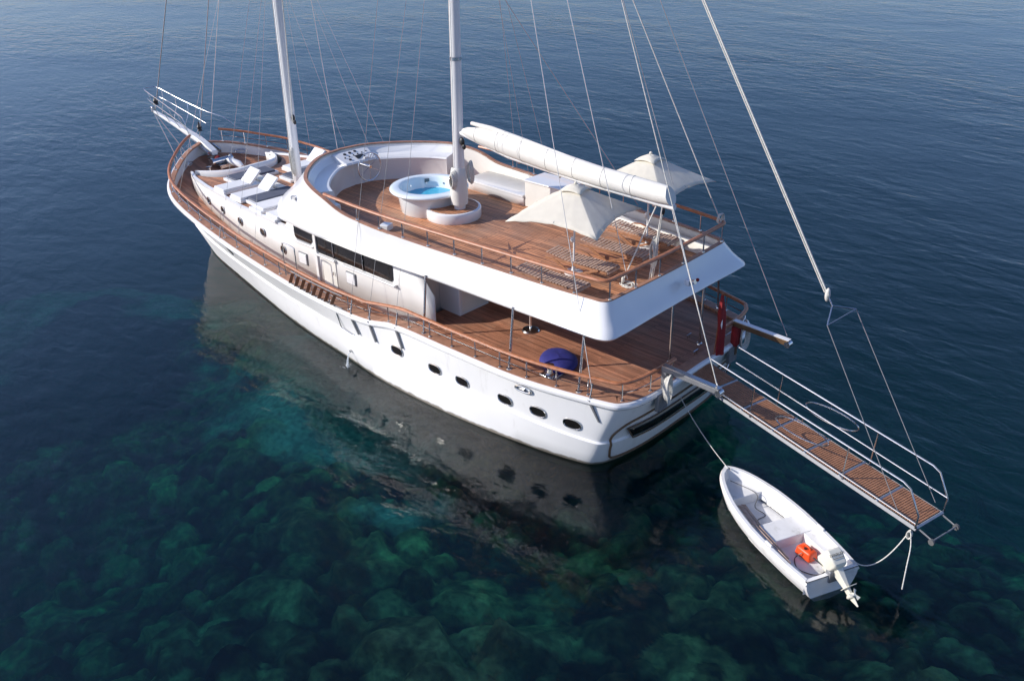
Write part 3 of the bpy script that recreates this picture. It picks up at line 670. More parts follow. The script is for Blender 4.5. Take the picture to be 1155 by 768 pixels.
# starboard bench, locker
rws = []
for x in np.arange(7.9, 10.9, .4):
    yo = -uhw(x)+.05; yi = -2.15-.03*(x-8); rws.append([(x, yo, 4.62), (x, yi, 4.62), (x, yi-.0, 4.57), (x, yi-.05, 4.57), (x, yi-.05, 4.24)])
bb = MB().grid(rws); bb.f.append((0, 1, 2, 3, 4)); e_ = (len(rws)-1)*5; bb.f.append((e_+4, e_+3, e_+2, e_+1, e_))
bn = obj('cockpit_bench', bb, M_white, Y, angle=40, solid=.02)
lk = obj('deck_locker', MB().box((7.0, -2.72, 4.69), (1.7, 1.0, .88)), M_cream, Y, bevel=.015)
obj('locker_lid', MB().box((7.0, -2.70, 5.15), (1.74, 1.04, .05)), M_white, lk, bevel=.015)
obj('locker_foot', MB().box((5.95, -2.75, 4.45), (.4, .8, .4)), M_cream, lk, bevel=.01)
obj('inner_bench', MB().add([(.75, -2.6, 4.55), (5.7, -3.05, 4.55), (5.7, -2.8, 4.55), (.75, -2.4, 4.55), (.75, -2.6, 4.24), (5.7, -3.05, 4.24), (5.7, -2.75, 4.24), (.75, -2.35, 4.24)],
    [(0, 1, 2, 3), (4, 7, 6, 5), (0, 4, 5, 1), (2, 6, 7, 3), (0, 3, 7, 4), (1, 5, 6, 2)]), M_cream, Y, bevel=.02)
# hot tub
tc_ = (10.12, 0.0, 0)
prof = [(.96, 4.25), (.98, 4.28), (1.06, 4.85), (1.08, 4.93), (1.26, 4.95), (1.31, 4.98), (1.32, 5.02), (1.29, 5.06), (1.20, 5.08), (1.02, 5.09), (.98, 5.07), (.95, 5.0), (.88, 4.62), (.80, 4.48), (.0, 4.47)]
tub = obj('hot_tub', MB().lathe(prof, tc_, 64), M_tub, Y, angle=60)
obj('tub_water', MB().lathe([(.0, 4.70), (.5, 4.70), (.895, 4.70)], tc_, 48), M_tubw, tub)
for k in range(7):
    a = R(-150+k*38); r_ = .925; c = (tc_[0]+r_*math.cos(a), tc_[1]+r_*math.sin(a), 4.86)
    d = Vector((-math.cos(a), -math.sin(a), .2)); obj('water_jet', MB().tube([Vector(c), Vector(c)+d*.02], .032, 12), M_steel, tub)
obj('overflow_grille', MB().box((10.85, -.55, 4.94), (.16, .16, .02), rz=R(-30), ry=R(70)), M_alu, tub)
stp = obj('tub_step', MB().lathe([(.91, 4.25), (.92, 4.28), (.92, 4.55), (.90, 4.58), (.87, 4.59), (.0, 4.585)], (9.02, -.04, 0), 56, sy=.98), M_white, Y, angle=50)
obj('step_tread', MB().lathe([(.83, 4.59), (.82, 4.605), (0, 4.605)], (9.02, -.04, 0), 48, sy=.98), M_deck, stp)
obj('deck_step_box', MB().box((9.72, 2.25, 4.35), (.32, .35, .2), rz=R(20)), M_white, Y, bevel=.02)
# star inlay in the deck
b = MB(); c0 = (5.45, .95)
for k in range(8):
    a = k*PI/4+R(8); L_ = 1.15 if k % 2 == 0 else .75; wd = .17 if k % 2 == 0 else .13
    pts = [(c0[0]+.05*math.cos(a), c0[1]+.05*math.sin(a)), (c0[0]+wd*math.cos(a+.6)*1.2, c0[1]+wd*math.sin(a+.6)*1.2), (c0[0]+L_*math.cos(a), c0[1]+L_*math.sin(a))]
    b.add([(x, y, 4.254) for x, y in pts], [(0, 1, 2)])
obj('deck_inlay', b, M_inlay, Y, smooth=False, fixnorm=False)

# --- masts, boom
def mast(name, x, zb_, zt, r0, r1, rk):
    th = math.tan(R(rk)); b = MB(); pts = []; rr = []
    for z in np.linspace(zb_, zt, 30):
        pts.append((x-th*(z-4), 0, z)); rr.append(r0+(r1-r0)*(z-zb_)/(zt-zb_))
    b.tube(pts, rr, 20); return obj(name, b, M_white, Y)
RK = 1.66; THR = math.tan(R(RK))
fm = mast('foremast', 17.85, 3.5, 24.5, .175, .11, RK)
mm_ = mast('mainmast', 8.68, 4.6, 27, .185, .12, RK)
mx = lambda z: 8.68-THR*(z-4); fx_ = lambda z: 17.85-THR*(z-4)
for hz in (9.3, 12.5, 17.5):
    obj('mast_band', MB().tube([(mx(hz), 0, hz), (mx(hz+.1), 0, hz+.1)], .19, 20), M_steel, mm_)
b = MB().lathe([(.27, 0), (.285, .3), (.27, .9), (.22, 1.15), (.185, 1.2)], (mx(5.2)+.0, 0.02, 4.78), 24); obj('mast_cover', b, M_sail, mm_)
for nm, m_, X_, zz, dx, dy in (('halyard_winch', fm, fx_(6.2), 6.15, -.22, .05), ('halyard_winch', mm_, mx(6.9), 6.85, -.24, .06)):
    b = MB().blob((X_+dx, dy, zz), (.10, .07, .13), 12, 8).blob((X_+dx-.08, dy, zz-.15), (.07, .06, .09), 12, 8); obj(nm, b, M_black, m_)
for sdn in (1, -1):
    for X_, zt, z1 in ((17.85, 3.7, 22), (8.68, 4.8, 24)):
        d = .21
        obj('mast_halyard', MB().tube([(X_-THR*(zt-4)+.03, sdn*d, zt), (X_-THR*(z1-4), sdn*.16, z1)], .010, 5), M_rope, fm if X_ > 10 else mm_)
# boom with furled sail
b = MB(); rws = []
for t, zt, zb_, hwid in ((0, 7.25, 7.08, .08), (.03, 7.33, 7.02, .12), (.1, 7.40, 6.90, .17), (.25, 7.38, 6.74, .21), (.45, 7.26, 6.62, .235), (.7, 7.10, 6.54, .24), (.95, 7.03, 6.50, .235), (1.0, 7.01, 6.52, .22)):
    x = 8.35-t*7.75; zc_ = (zt+zb_)/2; hh = (zt-zb_)/2; ring = []
    for k in range(20):
        a = 2*PI*k/20; c, s = math.cos(a), math.sin(a)
        yy = hwid*math.copysign(abs(c)**.85, c)*(1.0-.45*max(s, 0)); ring.append((x+(.10*s if t == 1.0 else 0), yy, zc_+hh*math.copysign(abs(s)**.85, s)))
    rws.append(ring)
b.grid(rws, closed_v=True); b.f.append(tuple(range(len(b.v)-20, len(b.v)))); b.f.append(tuple(range(20))[::-1])
sc_ = obj('sail_cover', b, M_sail, Y, angle=50)
obj('cover_ridge', MB().tube([(8.05, -.10, 7.44), (7.2, -.06, 7.43), (6.0, -.02, 7.33), (4.0, 0, 7.16)], [.06, .08, .08, .03], 12), M_sail, sc_)
for t_ in (.08, .2, .33, .46, .59, .72, .85):
    x = 8.35-t_*7.75; zt = float(np.interp(t_, [0, .03, .1, .25, .45, .7, .95], [7.25, 7.33, 7.40, 7.38, 7.26, 7.10, 7.03])); zb_ = float(np.interp(t_, [0, .03, .1, .25, .45, .7, .95], [7.08, 7.02, 6.90, 6.74, 6.62, 6.54, 6.50])); hy = float(np.interp(t_, [0, .03, .1, .25, .45, .7, .95], [.08, .12, .17, .21, .235, .24, .235]))
    ring = []
    for k in range(20):
        a = 2*PI*k/20; c, s_n = math.cos(a), math.sin(a)
        ring.append((x+.02*s_n, (hy+.004)*math.copysign(abs(c)**.85, c)*(1.0-.45*max(s_n, 0)), (zt+zb_)/2+((zt-zb_)/2+.004)*math.copysign(abs(s_n)**.85, s_n)))
    obj('cover_strap', MB().loop(ring, .009, 6), M_cream, sc_)
obj('boom', MB().tube([(8.5, 0, 7.12), (6.4, 0, 6.74), (3.5, 0, 6.55), (.45, 0, 6.47)], .085, 12), M_white, Y)
for x in (6.0, 4.4, 2.6, 1.1):
    obj('boom_fitting', MB().blob((x, .0, float(np.interp(x, [.45, 3.5, 6.4], [6.38, 6.45, 6.66]))), (.06, .04, .05), 8, 6), M_steel, sc_)
# mainsheet tackle under boom end
for k, (dy, dx) in enumerate(((.0, .0), (.10, .06), (-.08, .12), (.16, -.05))):
    obj('mainsheet', MB().tube([(.80, dy*.4, 6.42), (.95+dx, .10+dy, 4.32)], .016, 6), M_rope, Y)
obj('mainsheet', MB().tube([(1.0, .05, 6.4), (1.5, .75, 4.3)], .022, 6), M_rope, Y)
for x, y, z in ((.80, 0, 6.30), (1.0, .12, 4.5), (.95, 0, 5.2), (1.5, .72, 4.36)):
    obj('sheet_block', MB().blob((x, y, z), (.05, .05, .11), 10, 7), M_black if z > 6 else M_rope, Y)

# --- bow: bowsprit, pulpit, windlass
b = MB(); rws = []
for x, z, hy, hz in ((24.0, 3.62, .19, .15), (24.5, 3.80, .21, .16), (25.2, 4.02, .20, .15), (27.4, 4.42, .14, .11), (29.0, 4.68, .09, .07)):
    rws.append([(x, hy*math.cos(a)*1.0, z+hz*math.sin(a)) for a in [2*PI*(k+.5)/4 for k in range(4)]])
b.grid(rws, closed_v=True); b.f.append(tuple(range(4))); b.f.append(tuple(range(16, 20)))
bs = obj('bowsprit', b, M_white, Y, angle=30, bevel=.025)
obj('sprit_tip_fitting', MB().box((28.98, 0, 4.76), (.16, .2, .26)), M_steel, bs, bevel=.02)
for sdn in (1, -1):
    hi = [(28.95, 0, 5.74), (28.85, sdn*.30, 5.71), (27.2, sdn*.42, 5.42), (25.5, sdn*.55, 5.12), (25.2, sdn*.56, 4.95), (25.05, sdn*.50, 4.35)]
    if sdn < 0: hi = hi[:3]+[(25.4, -.62, 5.10), (24.5, -.95, 4.90), (24.1, -1.3, 4.45)]
    obj('pulpit_rail', MB().tube(cat_spline(hi, 5), .017, 8), M_steel, Y)
    lo2 = [(28.8, 0, 5.32), (28.7, sdn*.28, 5.29), (27.0, sdn*.38, 4.98), (25.2, sdn*.46, 4.62)]
    obj('pulpit_rail', MB().tube(cat_spline(lo2, 5), .014, 8), M_steel, Y)
    for x, zb_, zl, zh, yl, yh in ((25.6, 4.10, 4.70, 5.13, .44, .54), (26.5, 4.28, 4.88, 5.29, .40, .47), (27.4, 4.44, 5.05, 5.44, .36, .41), (28.4, 4.60, 5.22, 5.60, .29, .33)):
        obj('pulpit_post', MB().tube([(x, sdn*.10, zb_), (x, sdn*yl, zl), (x+.1, sdn*yh, zh)], .014, 6), M_steel, Y)
    obj('bobstay', MB().tube([(28.9, sdn*.05, 4.62), (24.4, sdn*1.15, 2.3)], .012, 5), M_wire, Y)
obj('bobstay', MB().tube([(28.9, 0, 4.6), (24.2, 0, 1.6)], .014, 5), M_wire, Y)
ox = .85; oz = .14
wl = MB().box((22.75+ox, -.05, 3.04+oz), (.7, .6, .14)).tube([(22.75+ox, -.45, 3.24+oz), (22.75+ox, .4, 3.24+oz)], .12, 14).tube([(22.75+ox, -.52, 3.24+oz), (22.75+ox, -.42, 3.24+oz)], .17, 14).tube([(22.75+ox, .36, 3.24+oz), (22.75+ox, .46, 3.24+oz)], .17, 14).lathe([(.12, 0), (.09, .18), (.14, .25), (0, .26)], (23.15+ox, .25, 3.1+oz), 14)
wn = obj('windlass', wl, M_steel, Y)
obj('windlass_motor', MB().tube([(22.6+ox, -.3, 3.2+oz), (22.0+ox, -.4, 3.12+oz), (21.8+ox, -.42, 3.02+oz)], [.14, .15, .1], 12), M_white, wn)
obj('windlass_gear', MB().blob((22.95+ox, .02, 3.30+oz), (.16, .13, .11), 12, 8), M_red, wn)
obj('chain_pipe', MB().lathe([(.10, 0), (.09, .14), (.12, .18), (0, .2)], (22.5+ox, .75, 3.0+oz), 14), M_steel, Y)
for sdn in (1, -1):
    obj('anchor_roller', MB().box((24.4, sdn*.29, 3.75), (.8, .06, .14), ry=-R(14)), M_steel, Y)

# --- davits
for sdn in (1, -1):
    y = 1.72*sdn; b = MB()
    b.box((-.70, y, 2.35), (.16, .12, .98)).box((-1.48, y, 2.80), (1.72, .14, .16), ry=R(-2))
    dv = obj('davit', b, M_alu if sdn > 0 else M_brass, Y, smooth=False, bevel=.02)
    obj('davit_bracket', MB().box((-.70, y+.1, 1.9), (.12, .42, .5)), M_alu, dv, bevel=.02)
    obj('davit_cheek', MB().box((-1.5, y, 2.895), (1.72, .15, .02), ry=R(-2)), M_white if sdn < 0 else M_steel, dv)
    obj('davit_sheave', MB().tube([(-2.33, y-.09, 2.74), (-2.33, y+.09, 2.74)], .09, 14), M_steel, dv)
# nav camera on stern fairing, searchlight on port flank
def lamp(c, d, m_):
    d = Vector(d).normalized(); c = Vector(c); sl_ = obj('search_light', MB().box(c, (.16, .2, .16)), M_white, Y, bevel=.02)
    obj('light_body', MB().tube([c+d*.05, c+d*.22], .07, 14), m_, sl_)
lamp((.0, -.2, 4.42), (-1, 0, .3), M_steel); obj('light_lens', MB().blob((-.2, -.32, 4.5), (.05, .06, .05), 10, 7), M_red, Y)
lamp((13.35, 3.02, 4.72), (.2, 1, .25), M_steel)
# teak-faced bar cabinet at starboard stern is hidden; ladder gate on port side
b = MB().tube(cat_spline([(13.1, 4.02, 2.3), (13.08, 4.02, 3.35), (12.95, 4.02, 3.5), (12.5, 4.0, 3.45), (12.42, 4.0, 3.3), (12.42, 4.0, 2.25)], 5), .022, 8)
obj('gate_hoop', b, M_steel, Y)

# --- rigging
def line(name, a, b_, r=.011, m_=None, sag=0, parent=None):
    a = Vector(a); b_ = Vector(b_); n = 2 if not sag else 14
    pts = [a.lerp(b_, t)-Vector((0, 0, sag*4*t*(1-t))) for t in np.linspace(0, 1, n)]
    return obj(name, MB().tube(pts, r, 6), m_ or M_wire, parent or Y)
line('forestay', (28.75, 0, 4.8), (17.25, 0, 24.2), .022)
obj('furling_drum', MB().lathe([(.03, -.1), (.12, -.08), (.09, 0), (.12, .1), (.05, .2), (.03, .3)], (28.6, 0, 5.1), 14), M_black, Y)
line('inner_stay', (25.1, 0, 4.15), (17.36, 0, 21), .018)
obj('furling_drum', MB().lathe([(.03, -.1), (.11, -.08), (.08, 0), (.11, .1), (.05, .2), (.03, .3)], (24.98, 0, 4.5), 14), M_black, Y)
line('inner_stay', (24.8, -.3, 4.0), (17.4, 0, 19.7), .012, M_wirew)
for a, bz_ in (((17.4, 3.72, 3.0), 14.05), ((16.2, 3.85, 2.9), 12.7), ((15.0, 3.95, 2.8), 12.77)):
    line('shroud', a, (fx_(bz_), 0, bz_), .006)
for a, bz_ in (((17.4, -3.72, 3.0), 14.05), ((16.2, -3.85, 2.9), 14.0), ((19., -3.6, 2.8), 11.8), ((21.5, 3.2, 3.1), 16), ((21.5, -3.2, 3.1), 16)):
    line('shroud', a, (fx_(bz_), 0, bz_), .005, M_wirew)
line('halyard', (17.55, .1, 6.0), (16.95, .3, 9.2), .02, M_rope)
line('halyard', (16.95, .3, 9.2), (16.3, .6, 12.7), .02, M_rope)
line('halyard', (16.6, -1.2, 3.7), (16.2, 0, 16), .010, M_wirew)
for a, bz_ in (((9.6, 3.98, 2.4), 24.5), ((8.75, 3.90, 2.5), 18.63), ((7.5, 3.88, 2.65), 17.06)):
    line('shroud', a, (mx(bz_), 0, bz_), .0065)
for a, bz_ in (((9.6, -3.98, 2.4), 24.5), ((8.75, -3.90, 2.5), 18.63), ((7.5, -3.88, 2.65), 17.06)):
    line('shroud', a, (mx(bz_), 0, bz_), .0065)
line('running_stay', (.42, 3.36, 2.6), (mx(24), 0, 24), .009, M_wirew)
line('running_stay', (4., -3.3, 4.85), (mx(13.2), 0, 13.2), .010)
line('running_stay', (.6, -2.62, 5.3), (mx(21.9), 0, 21.9), .017, M_rope)
line('running_stay', (1.4, .65, 4.4), (mx(24), 0, 24), .011, M_wirew)
line('topping_lift', (.55, 0, 7.08), (mx(25.5), 0, 25.5), .011)
line('topping_lift', (.0, 0, 6.9), (mx(17.8), 0, 17.8), .009) if False else None
line('davit_lift', (-2.25, -1.75, 2.95), (mx(23.7), 0, 23.7), .010)
line('davit_lift', (-2.25, 1.70, 2.9), (.55, 0, 6.45), .008, M_wirew)
line('davit_lift', (-2.22, 1.68, 2.9), (mx(26.5), 0, 26.5), .016, M_rope)
# rope coils
def coil(loc, label, rad, drop, turns=7, group=None, tilt=0, axis='x', cat='rope coil'):
    b = MB()
    for k in range(turns):
        r_ = rad*(1-.06*k); off = (k-turns/2)*.02; pts = []
        for j in range(20):
            a = 2*PI*j/20; u = r_*math.cos(a); v_ = drop*(1-.05*k+.03*math.sin(k*2))*math.sin(a)-drop
            pts.append((off+.01*math.sin(3*a+k), u, v_) if axis == 'x' else (u, off+.01*math.sin(3*a+k), v_))
        b.loop(pts, .017, 6)
    o = obj('rope_coil', b, M_rope); o.location = loc; o.rotation_euler.z = tilt; tag(o, label, cat, group); return o
coil((-.88, 1.86, 2.78), 'tangled white rope coil hanging from the grey davit on the near side of the stern', .17, .42, 8, tilt=.2)
coil((-.88, -1.92, 2.80), 'white rope coil hanging behind the brown-faced davit at the far side of the stern', .17, .4, 6, tilt=-.2)
coil((8.62, .30, 5.95), 'thick beige rope coil hung on the near side of the mainmast above the tub step', .15, .36, 9, axis='y')
coil((8.40, -.26, 6.15), 'smaller rope coil hung on the far side of the mainmast', .12, .38, 6, axis='y')
coil((17.75, .24, 5.0), 'pale rope coil hung low on the foremast beside the sun beds', .12, .55, 6, axis='y')
coil((.98, .12, 5.55), 'grey rope hank hanging in the tackle under the boom end', .10, .45, 7, axis='y')
coil((.62, -2.60, 5.55), 'small white rope ring looped over the far corner of the upper deck rail', .16, .15, 4)
# floor ropes
b = MB(); pts = []
for k in range(60):
    a = k*.62; r_ = .16+.05*math.sin(k*.9); pts.append((1.25+r_*math.cos(a)+.1*math.sin(k*.15), .75+r_*math.sin(a), 4.275+.006*(k % 5)))
tag(obj('loose_rope', b.tube(pts, .014, 5), M_rope), 'loose pile of white rope on the deck under the boom tackle', 'rope')

# ================================================================== LOOSE THINGS ON DECK
def wood_lounger():
    t = thing('deck_lounger', '', 'lounger')
    for s in (1, -1):
        obj('side_rail', MB().box((.0, s*.31, .30), (2.1, .035, .07)), M_slatf, t, bevel=.006)
    b = MB()
    for k in range(13): b.box((-1.0+k*.105, 0, .36), (.070, .60, .018))
    b.box((-1.06, 0, .30), (.03, .62, .07))
    obj('seat', b, M_slat, t, smooth=False, bevel=.003)
    b = MB()
    for k in range(7): b.box((.38+k*.105, 0, .367+.014*k), (.070, .60, .018), ry=-R(7))
    obj('headrest', b, M_slat, t, smooth=False, bevel=.003)
    for s in (1, -1):
        obj('leg', MB().box((-.35, s*.35, .17), (.95, .03, .06), ry=R(22)), M_slatf, t, bevel=.005)
        obj('leg', MB().box((.45, s*.335, .17), (.75, .03, .06), ry=-R(26)), M_slatf, t, bevel=.005)
        b = MB(); rws = []
        for x, z in ((-.15, .30), (.05, .42), (.3, .47), (.55, .44), (.72, .34)):
            rws.append([(x, s*.36-.03, z), (x, s*.36+.03, z), (x, s*.36+.03, z-.03), (x, s*.36-.03, z-.03)])
        if s < 0: obj('armrest', b.grid(rws, closed_v=True), M_slatf, t)
    return t
wl0 = wood_lounger()
ws = [((2.88, .80, 4.25), R(4), 'slatted teak lounger standing directly beside the pole of the nearer parasol'),
      ((2.75, -.58, 4.25), R(6), 'slatted teak lounger in the middle, between the two parasol poles'),
      ((2.85, -2.0, 4.25), R(3), 'slatted teak lounger by the white coaming on the far side of the upper deck'),
      ((2.75, 2.22, 4.10), R(2), 'slatted teak lounger close behind the near rail, partly hidden by the deck edge')]
for i, (l, rz, lab) in enumerate(ws):
    o = wl0 if i == 0 else copy_tree(wl0)
    o.location = l; o.rotation_euler.z = rz
    if i == 3: o.location.z = 4.25
    tag(o, lab, 'lounger', 'teak loungers on the upper deck')

def parasol(loc, rot, half, zc_, za, tilt, label):
    t = thing('parasol', label, 'parasol', loc, rot, 'cream parasols on the upper deck')
    top = za-loc[2]; cor = zc_-loc[2]; b = MB(); rws = []
    nseg = 12; NR = 9
    cs_ = [(half, half), (-half, half), (-half, -half), (half, -half)]
    for i in range(NR+1):
        r_ = .10+.90*i/NR; ring = []
        for q in range(4):
            x0, y0 = cs_[q]; x1, y1 = cs_[(q+1) % 4]
            for k in range(nseg):
                f = k/nseg; x = x0+(x1-x0)*f; y = y0+(y1-y0)*f
                s = 4*f*(1-f); inn = 1-.10*s*r_*r_
                rad = r_*inn; z = top-.03-(top-cor)*(r_**.93)
                z += .05*s*r_*(1-.2*r_)*(r_)+.012*math.sin(9*f*PI)*r_
                z += (top-cor)*(1-(max(abs(x), abs(y))/half))*0
                ring.append((x*rad, y*rad, z+(.09*s*r_)))
        rws.append(ring)
    b.grid(rws, closed_v=True)
    cano = obj('canopy', b, M_canvas, t, angle=20, solid=.008)
    b = MB(); rws = []
    for i in range(4):
        r_ = .02+.22*i/3; rws.append([])
        for q in range(4):
            x0, y0 = cs_[q]; x1, y1 = cs_[(q+1) % 4]
            for k in range(6):
                f = k/6; x = x0+(x1-x0)*f; y = y0+(y1-y0)*f; s = 4*f*(1-f)
                rws[-1].append((x*r_*(1-.08*s), y*r_*(1-.08*s), top+.0-(top-cor)*(r_**.9)*.80+.10*s*r_*2))
    obj('vent_cap', b.grid(rws, closed_v=True), M_canvas, cano, angle=60, solid=.008)
    obj('finial', MB().blob((0, 0, top+.0), (.045, .045, .04), 10, 7), M_canvas, cano)
    obj('pole', MB().tube([(0, 0, .02), (0, 0, top)], .028, 12), M_white, t)
    for q in range(8):
        x, y = cs_[q//2] if q % 2 == 0 else (0, 0)
        if q % 2: 
            x = (cs_[q//2][0]+cs_[(q//2+1) % 4][0])/2*.9; y = (cs_[q//2][1]+cs_[(q//2+1) % 4][1])/2*.9
        zz = cor-.0 if q % 2 == 0 else cor+.16
        obj('rib', MB().tube([(0, 0, top-.06), (x*.5, y*.5, (top-.10)*.43+zz*.57-.02), (x*.97, y*.97, zz-.02)], .010, 5), M_alu, t)
    obj('crank', MB().blob((.05, 0, 1.0), (.07, .06, .09), 10, 7), M_white, t)
    obj('base', MB().lathe([(.26, 0), (.26, .04), (.06, .06), (.045, .22)], (0, 0, .003), 24), M_white, t)
    t.rotation_euler = (tilt[0], tilt[1], rot)
    return t
parasol((3.0, 1.03, 4.25), R(12), 1.38, 6.0, 6.88, (0, R(-1)), 'open square cream canvas parasol standing nearer the camera beside a teak lounger')
parasol((2.58, -1.84, 4.25), R(2), 1.38, 6.22, 7.12, (0, 0), 'open square cream canvas parasol on the far side, partly behind the boom and sail cover')

def sunbed(raised, m_):
    t = thing('sun_bed', '', 'sun bed')
    obj('base_box', MB().box((0, 0, .07), (.86, 2.0, .12)), M_white, t, bevel=.02)
    if raised:
        obj('mattress', MB().box((0, .42, .165), (.78, 1.1, .09)), m_, t, bevel=.03)
        obj('backrest', MB().box((0, -.40, .37), (.78, .72, .08), rx=-R(42)), m_, t, bevel=.03)
        obj('pillow_rest', MB().box((0, -.82, .165), (.8, .34, .08)), M_cream, t, bevel=.03)
    else:
        obj('mattress', MB().box((0, 0, .165), (.80, 1.75, .08)), m_, t, bevel=.03)
    return t
sb0 = sunbed(True, M_matw); sb1 = sunbed(False, M_matg); sb2 = sunbed(False, M_matw)
beds = [(sb0, (19.05, 1.75), -4, 'white sun bed with raised backrest nearest the bow on the fore cabin top'),
        (sb0, (17.72, 1.85), -4, 'second white sun bed from the bow with raised backrest, grey-topped bed on its aft side'),
        (sb1, (20.0, .75), -3, 'low sun bed with dark slate mattress right behind the curved white foredeck coaming'),
        (sb1, (17.0, 1.72), -4, 'low sun bed with dark slate mattress near the port edge of the fore cabin top'),
        (sb1, (18.35, -.75), -3, 'low sun bed with dark slate mattress just forward of the foremast foot'),
        (sb2, (16.1, 2.05), -4, 'flat white sun bed in front of the sloping white wheelhouse fairing'),
        (sb2, (15.0, 2.2), -4, 'flat white sun bed tucked furthest aft under the edge of the wheelhouse fairing'),
        (sb0, (19.3, -1.5), -3, 'white sun bed with raised backrest on the far side beyond the foremast')]
used = set()
for src, (x, y), rz, lab in beds:
    o = src if id(src) not in used else copy_tree(src); used.add(id(src))
    L_ = 0 if y < 1.7 or True else 0
    o.location = (x, y, ctop(x)+.003); o.rotation_euler.z = R(rz); tag(o, lab, 'sun bed', 'sun beds on the fore cabin top')

# blue pouf
b = MB(); rws = []
for i, (r_, z) in enumerate(((.72, .0), (.78, .10), (.76, .22), (.66, .34), (.48, .44), (.25, .49), (.0, .5))):
    rws.append([(r_*1.0*math.cos(a)*(1+.02*math.sin(5*a)), r_*.78*math.sin(a)*(1+.02*math.cos(4*a)), z*.64+.006*math.sin(3*a+i)) for a in [2*PI*k/40 for k in range(40)]])
o = obj('bean_bag', b.grid(rws, closed_v=True), M_blue, angle=70); o.location = (2.35, 2.42, 2.172); o.scale = (.86, .86, .86); o.rotation_euler.z = R(-35)
tag(o, 'dark blue fabric bean bag on the shaded aft deck behind the capstan', 'bean bag')

# flag on its staff
fl_ = thing('ensign', 'furled red ensign with white crescent hanging from a short staff over the stern', 'flag', (-.66, -.72, 2.2), world=True)
obj('staff', MB().tube([(-.66, -.72, 2.2), (-.78, -.70, 4.15)], .018, 8), M_teak, fl_)
b = MB(); rws = []
for z in np.linspace(4.10, 2.32, 18):
    t = (4.10-z)/1.78; wd = .04+.085*min(1, t*3); ring = []
    for k in range(18):
        a = 2*PI*k/18; r_ = wd*(1+.30*math.sin(3*a+t*4)+.06*math.sin(9*t+a)); ring.append((-.84+.06*(1-t)+r_*.7*math.cos(a), -.70+r_*math.sin(a), z))
    rws.append(ring)
b.grid(rws, closed_v=True); cl = obj('flag_cloth', b, M_red, fl_, angle=80)
obj('crescent', MB().tube([(-.90, -.60+.025*math.sin(PI*k/8), 3.15+.035*k) for k in range(9)], [.004, .010, .016, .02, .022, .02, .016, .010, .004], 8), M_wht, cl)
# red cloth wrapped over the far davit foot
b = MB().box((-.72, -1.72, 2.45), (.22, .24, .62)); tag(obj('red_cloth', b, M_red, bevel=.06), 'red cloth wrapped round the foot of the far davit', 'cloth')

# boarding ladder lashed outside the port rail
ld = thing('boarding_ladder', 'folded boarding ladder with teak treads hung along the outside of the near rail', 'ladder', (11.0, 4.28, 2.3), world=True)
def lp(x, dz, d=-.06): q = gpt(x, d, dz); return q
for dz, r_ in ((.52, .022), (.10, .022)):
    obj('side_rail', MB().tube([lp(x, dz, -.06+(.05 if dz > .3 else 0)) for x in np.linspace(9.9, 12.6, 12)], r_, 8), M_alu, ld)
for x in np.linspace(10.15, 12.4, 8):
    a = lp(x, .50, -.0); c = lp(x+.16, .12, -.06); 
    b = MB().add([a, a+Vector((0, .03, 0)), c+Vector((0, .03, 0)), c, a+Vector((.02, .10, .03)), a+Vector((.02, .13, .03)), c+Vector((.02, .13, .03)), c+Vector((.02, .10, .03))],
                 [(0, 1, 2, 3), (4, 7, 6, 5), (0, 4, 5, 1), (3, 2, 6, 7), (0, 3, 7, 4), (1, 5, 6, 2)])
    obj('tread', b, M_slatf, ld, smooth=False, bevel=.004)

# ================================================================== GANGWAY
gi = np.array([-.60, .02, 2.12]); go = np.array([-7.74, 1.66, 1.60])
gw = thing('gangway', 'long aluminium gangway with wooden grating treads projecting over the water from the stern', 'gangway', tuple(gi), world=True)
D = Vector(go-gi); Lg = D.length; D.normalize(); Sd = D.cross(Vector((0, 0, 1))).normalized(); Un = Sd.cross(D); GI = Vector(gi)
def gp(s, v_, z=0): return GI+D*s+Sd*v_+Un*z
for v_ in (.47, -.47):
    obj('side_beam', MB().tube([gp(0, v_, -.05), gp(Lg, v_, -.05)], .055, 4), M_alu, gw, smooth=False)
npan = 7
for k in range(npan+1):
    obj('cross_beam', MB().tube([gp(.02+(Lg-.04)*k/npan, .47, -.005), gp(.02+(Lg-.04)*k/npan, -.47, -.005)], .038, 4), M_grey2, gw, smooth=False)
for k in range(npan):
    s0 = .06+(Lg-.04)*k/npan; s1 = (Lg-.04)*(k+1)/npan-.02; b = MB(); nb = 16
    for j in range(nb):
        s = s0+(s1-s0)*(j+.5)/nb; hw_ = (s1-s0)/nb*.34
        b.add([gp(s-hw_, .43, .0), gp(s+hw_, .43, .0), gp(s+hw_, -.43, .0), gp(s-hw_, -.43, .0), gp(s-hw_, .43, .02), gp(s+hw_, .43, .02), gp(s+hw_, -.43, .02), gp(s-hw_, -.43, .02)],
              [(0, 3, 2, 1), (4, 5, 6, 7), (0, 1, 5, 4), (1, 2, 6, 5), (2, 3, 7, 6), (3, 0, 4, 7)])
    for v_ in np.linspace(-.36, .36, 7):
        b.add([gp(s0, v_-.014, -.012), gp(s1, v_-.014, -.012), gp(s1, v_+.014, -.012), gp(s0, v_+.014, -.012), gp(s0, v_-.014, .012), gp(s1, v_-.014, .012), gp(s1, v_+.014, .012), gp(s0, v_+.014, .012)],
              [(0, 3, 2, 1), (4, 5, 6, 7), (0, 1, 5, 4), (1, 2, 6, 5), (2, 3, 7, 6), (3, 0, 4, 7)])
    obj('grating_panel', b, M_slatf, gw, smooth=False)
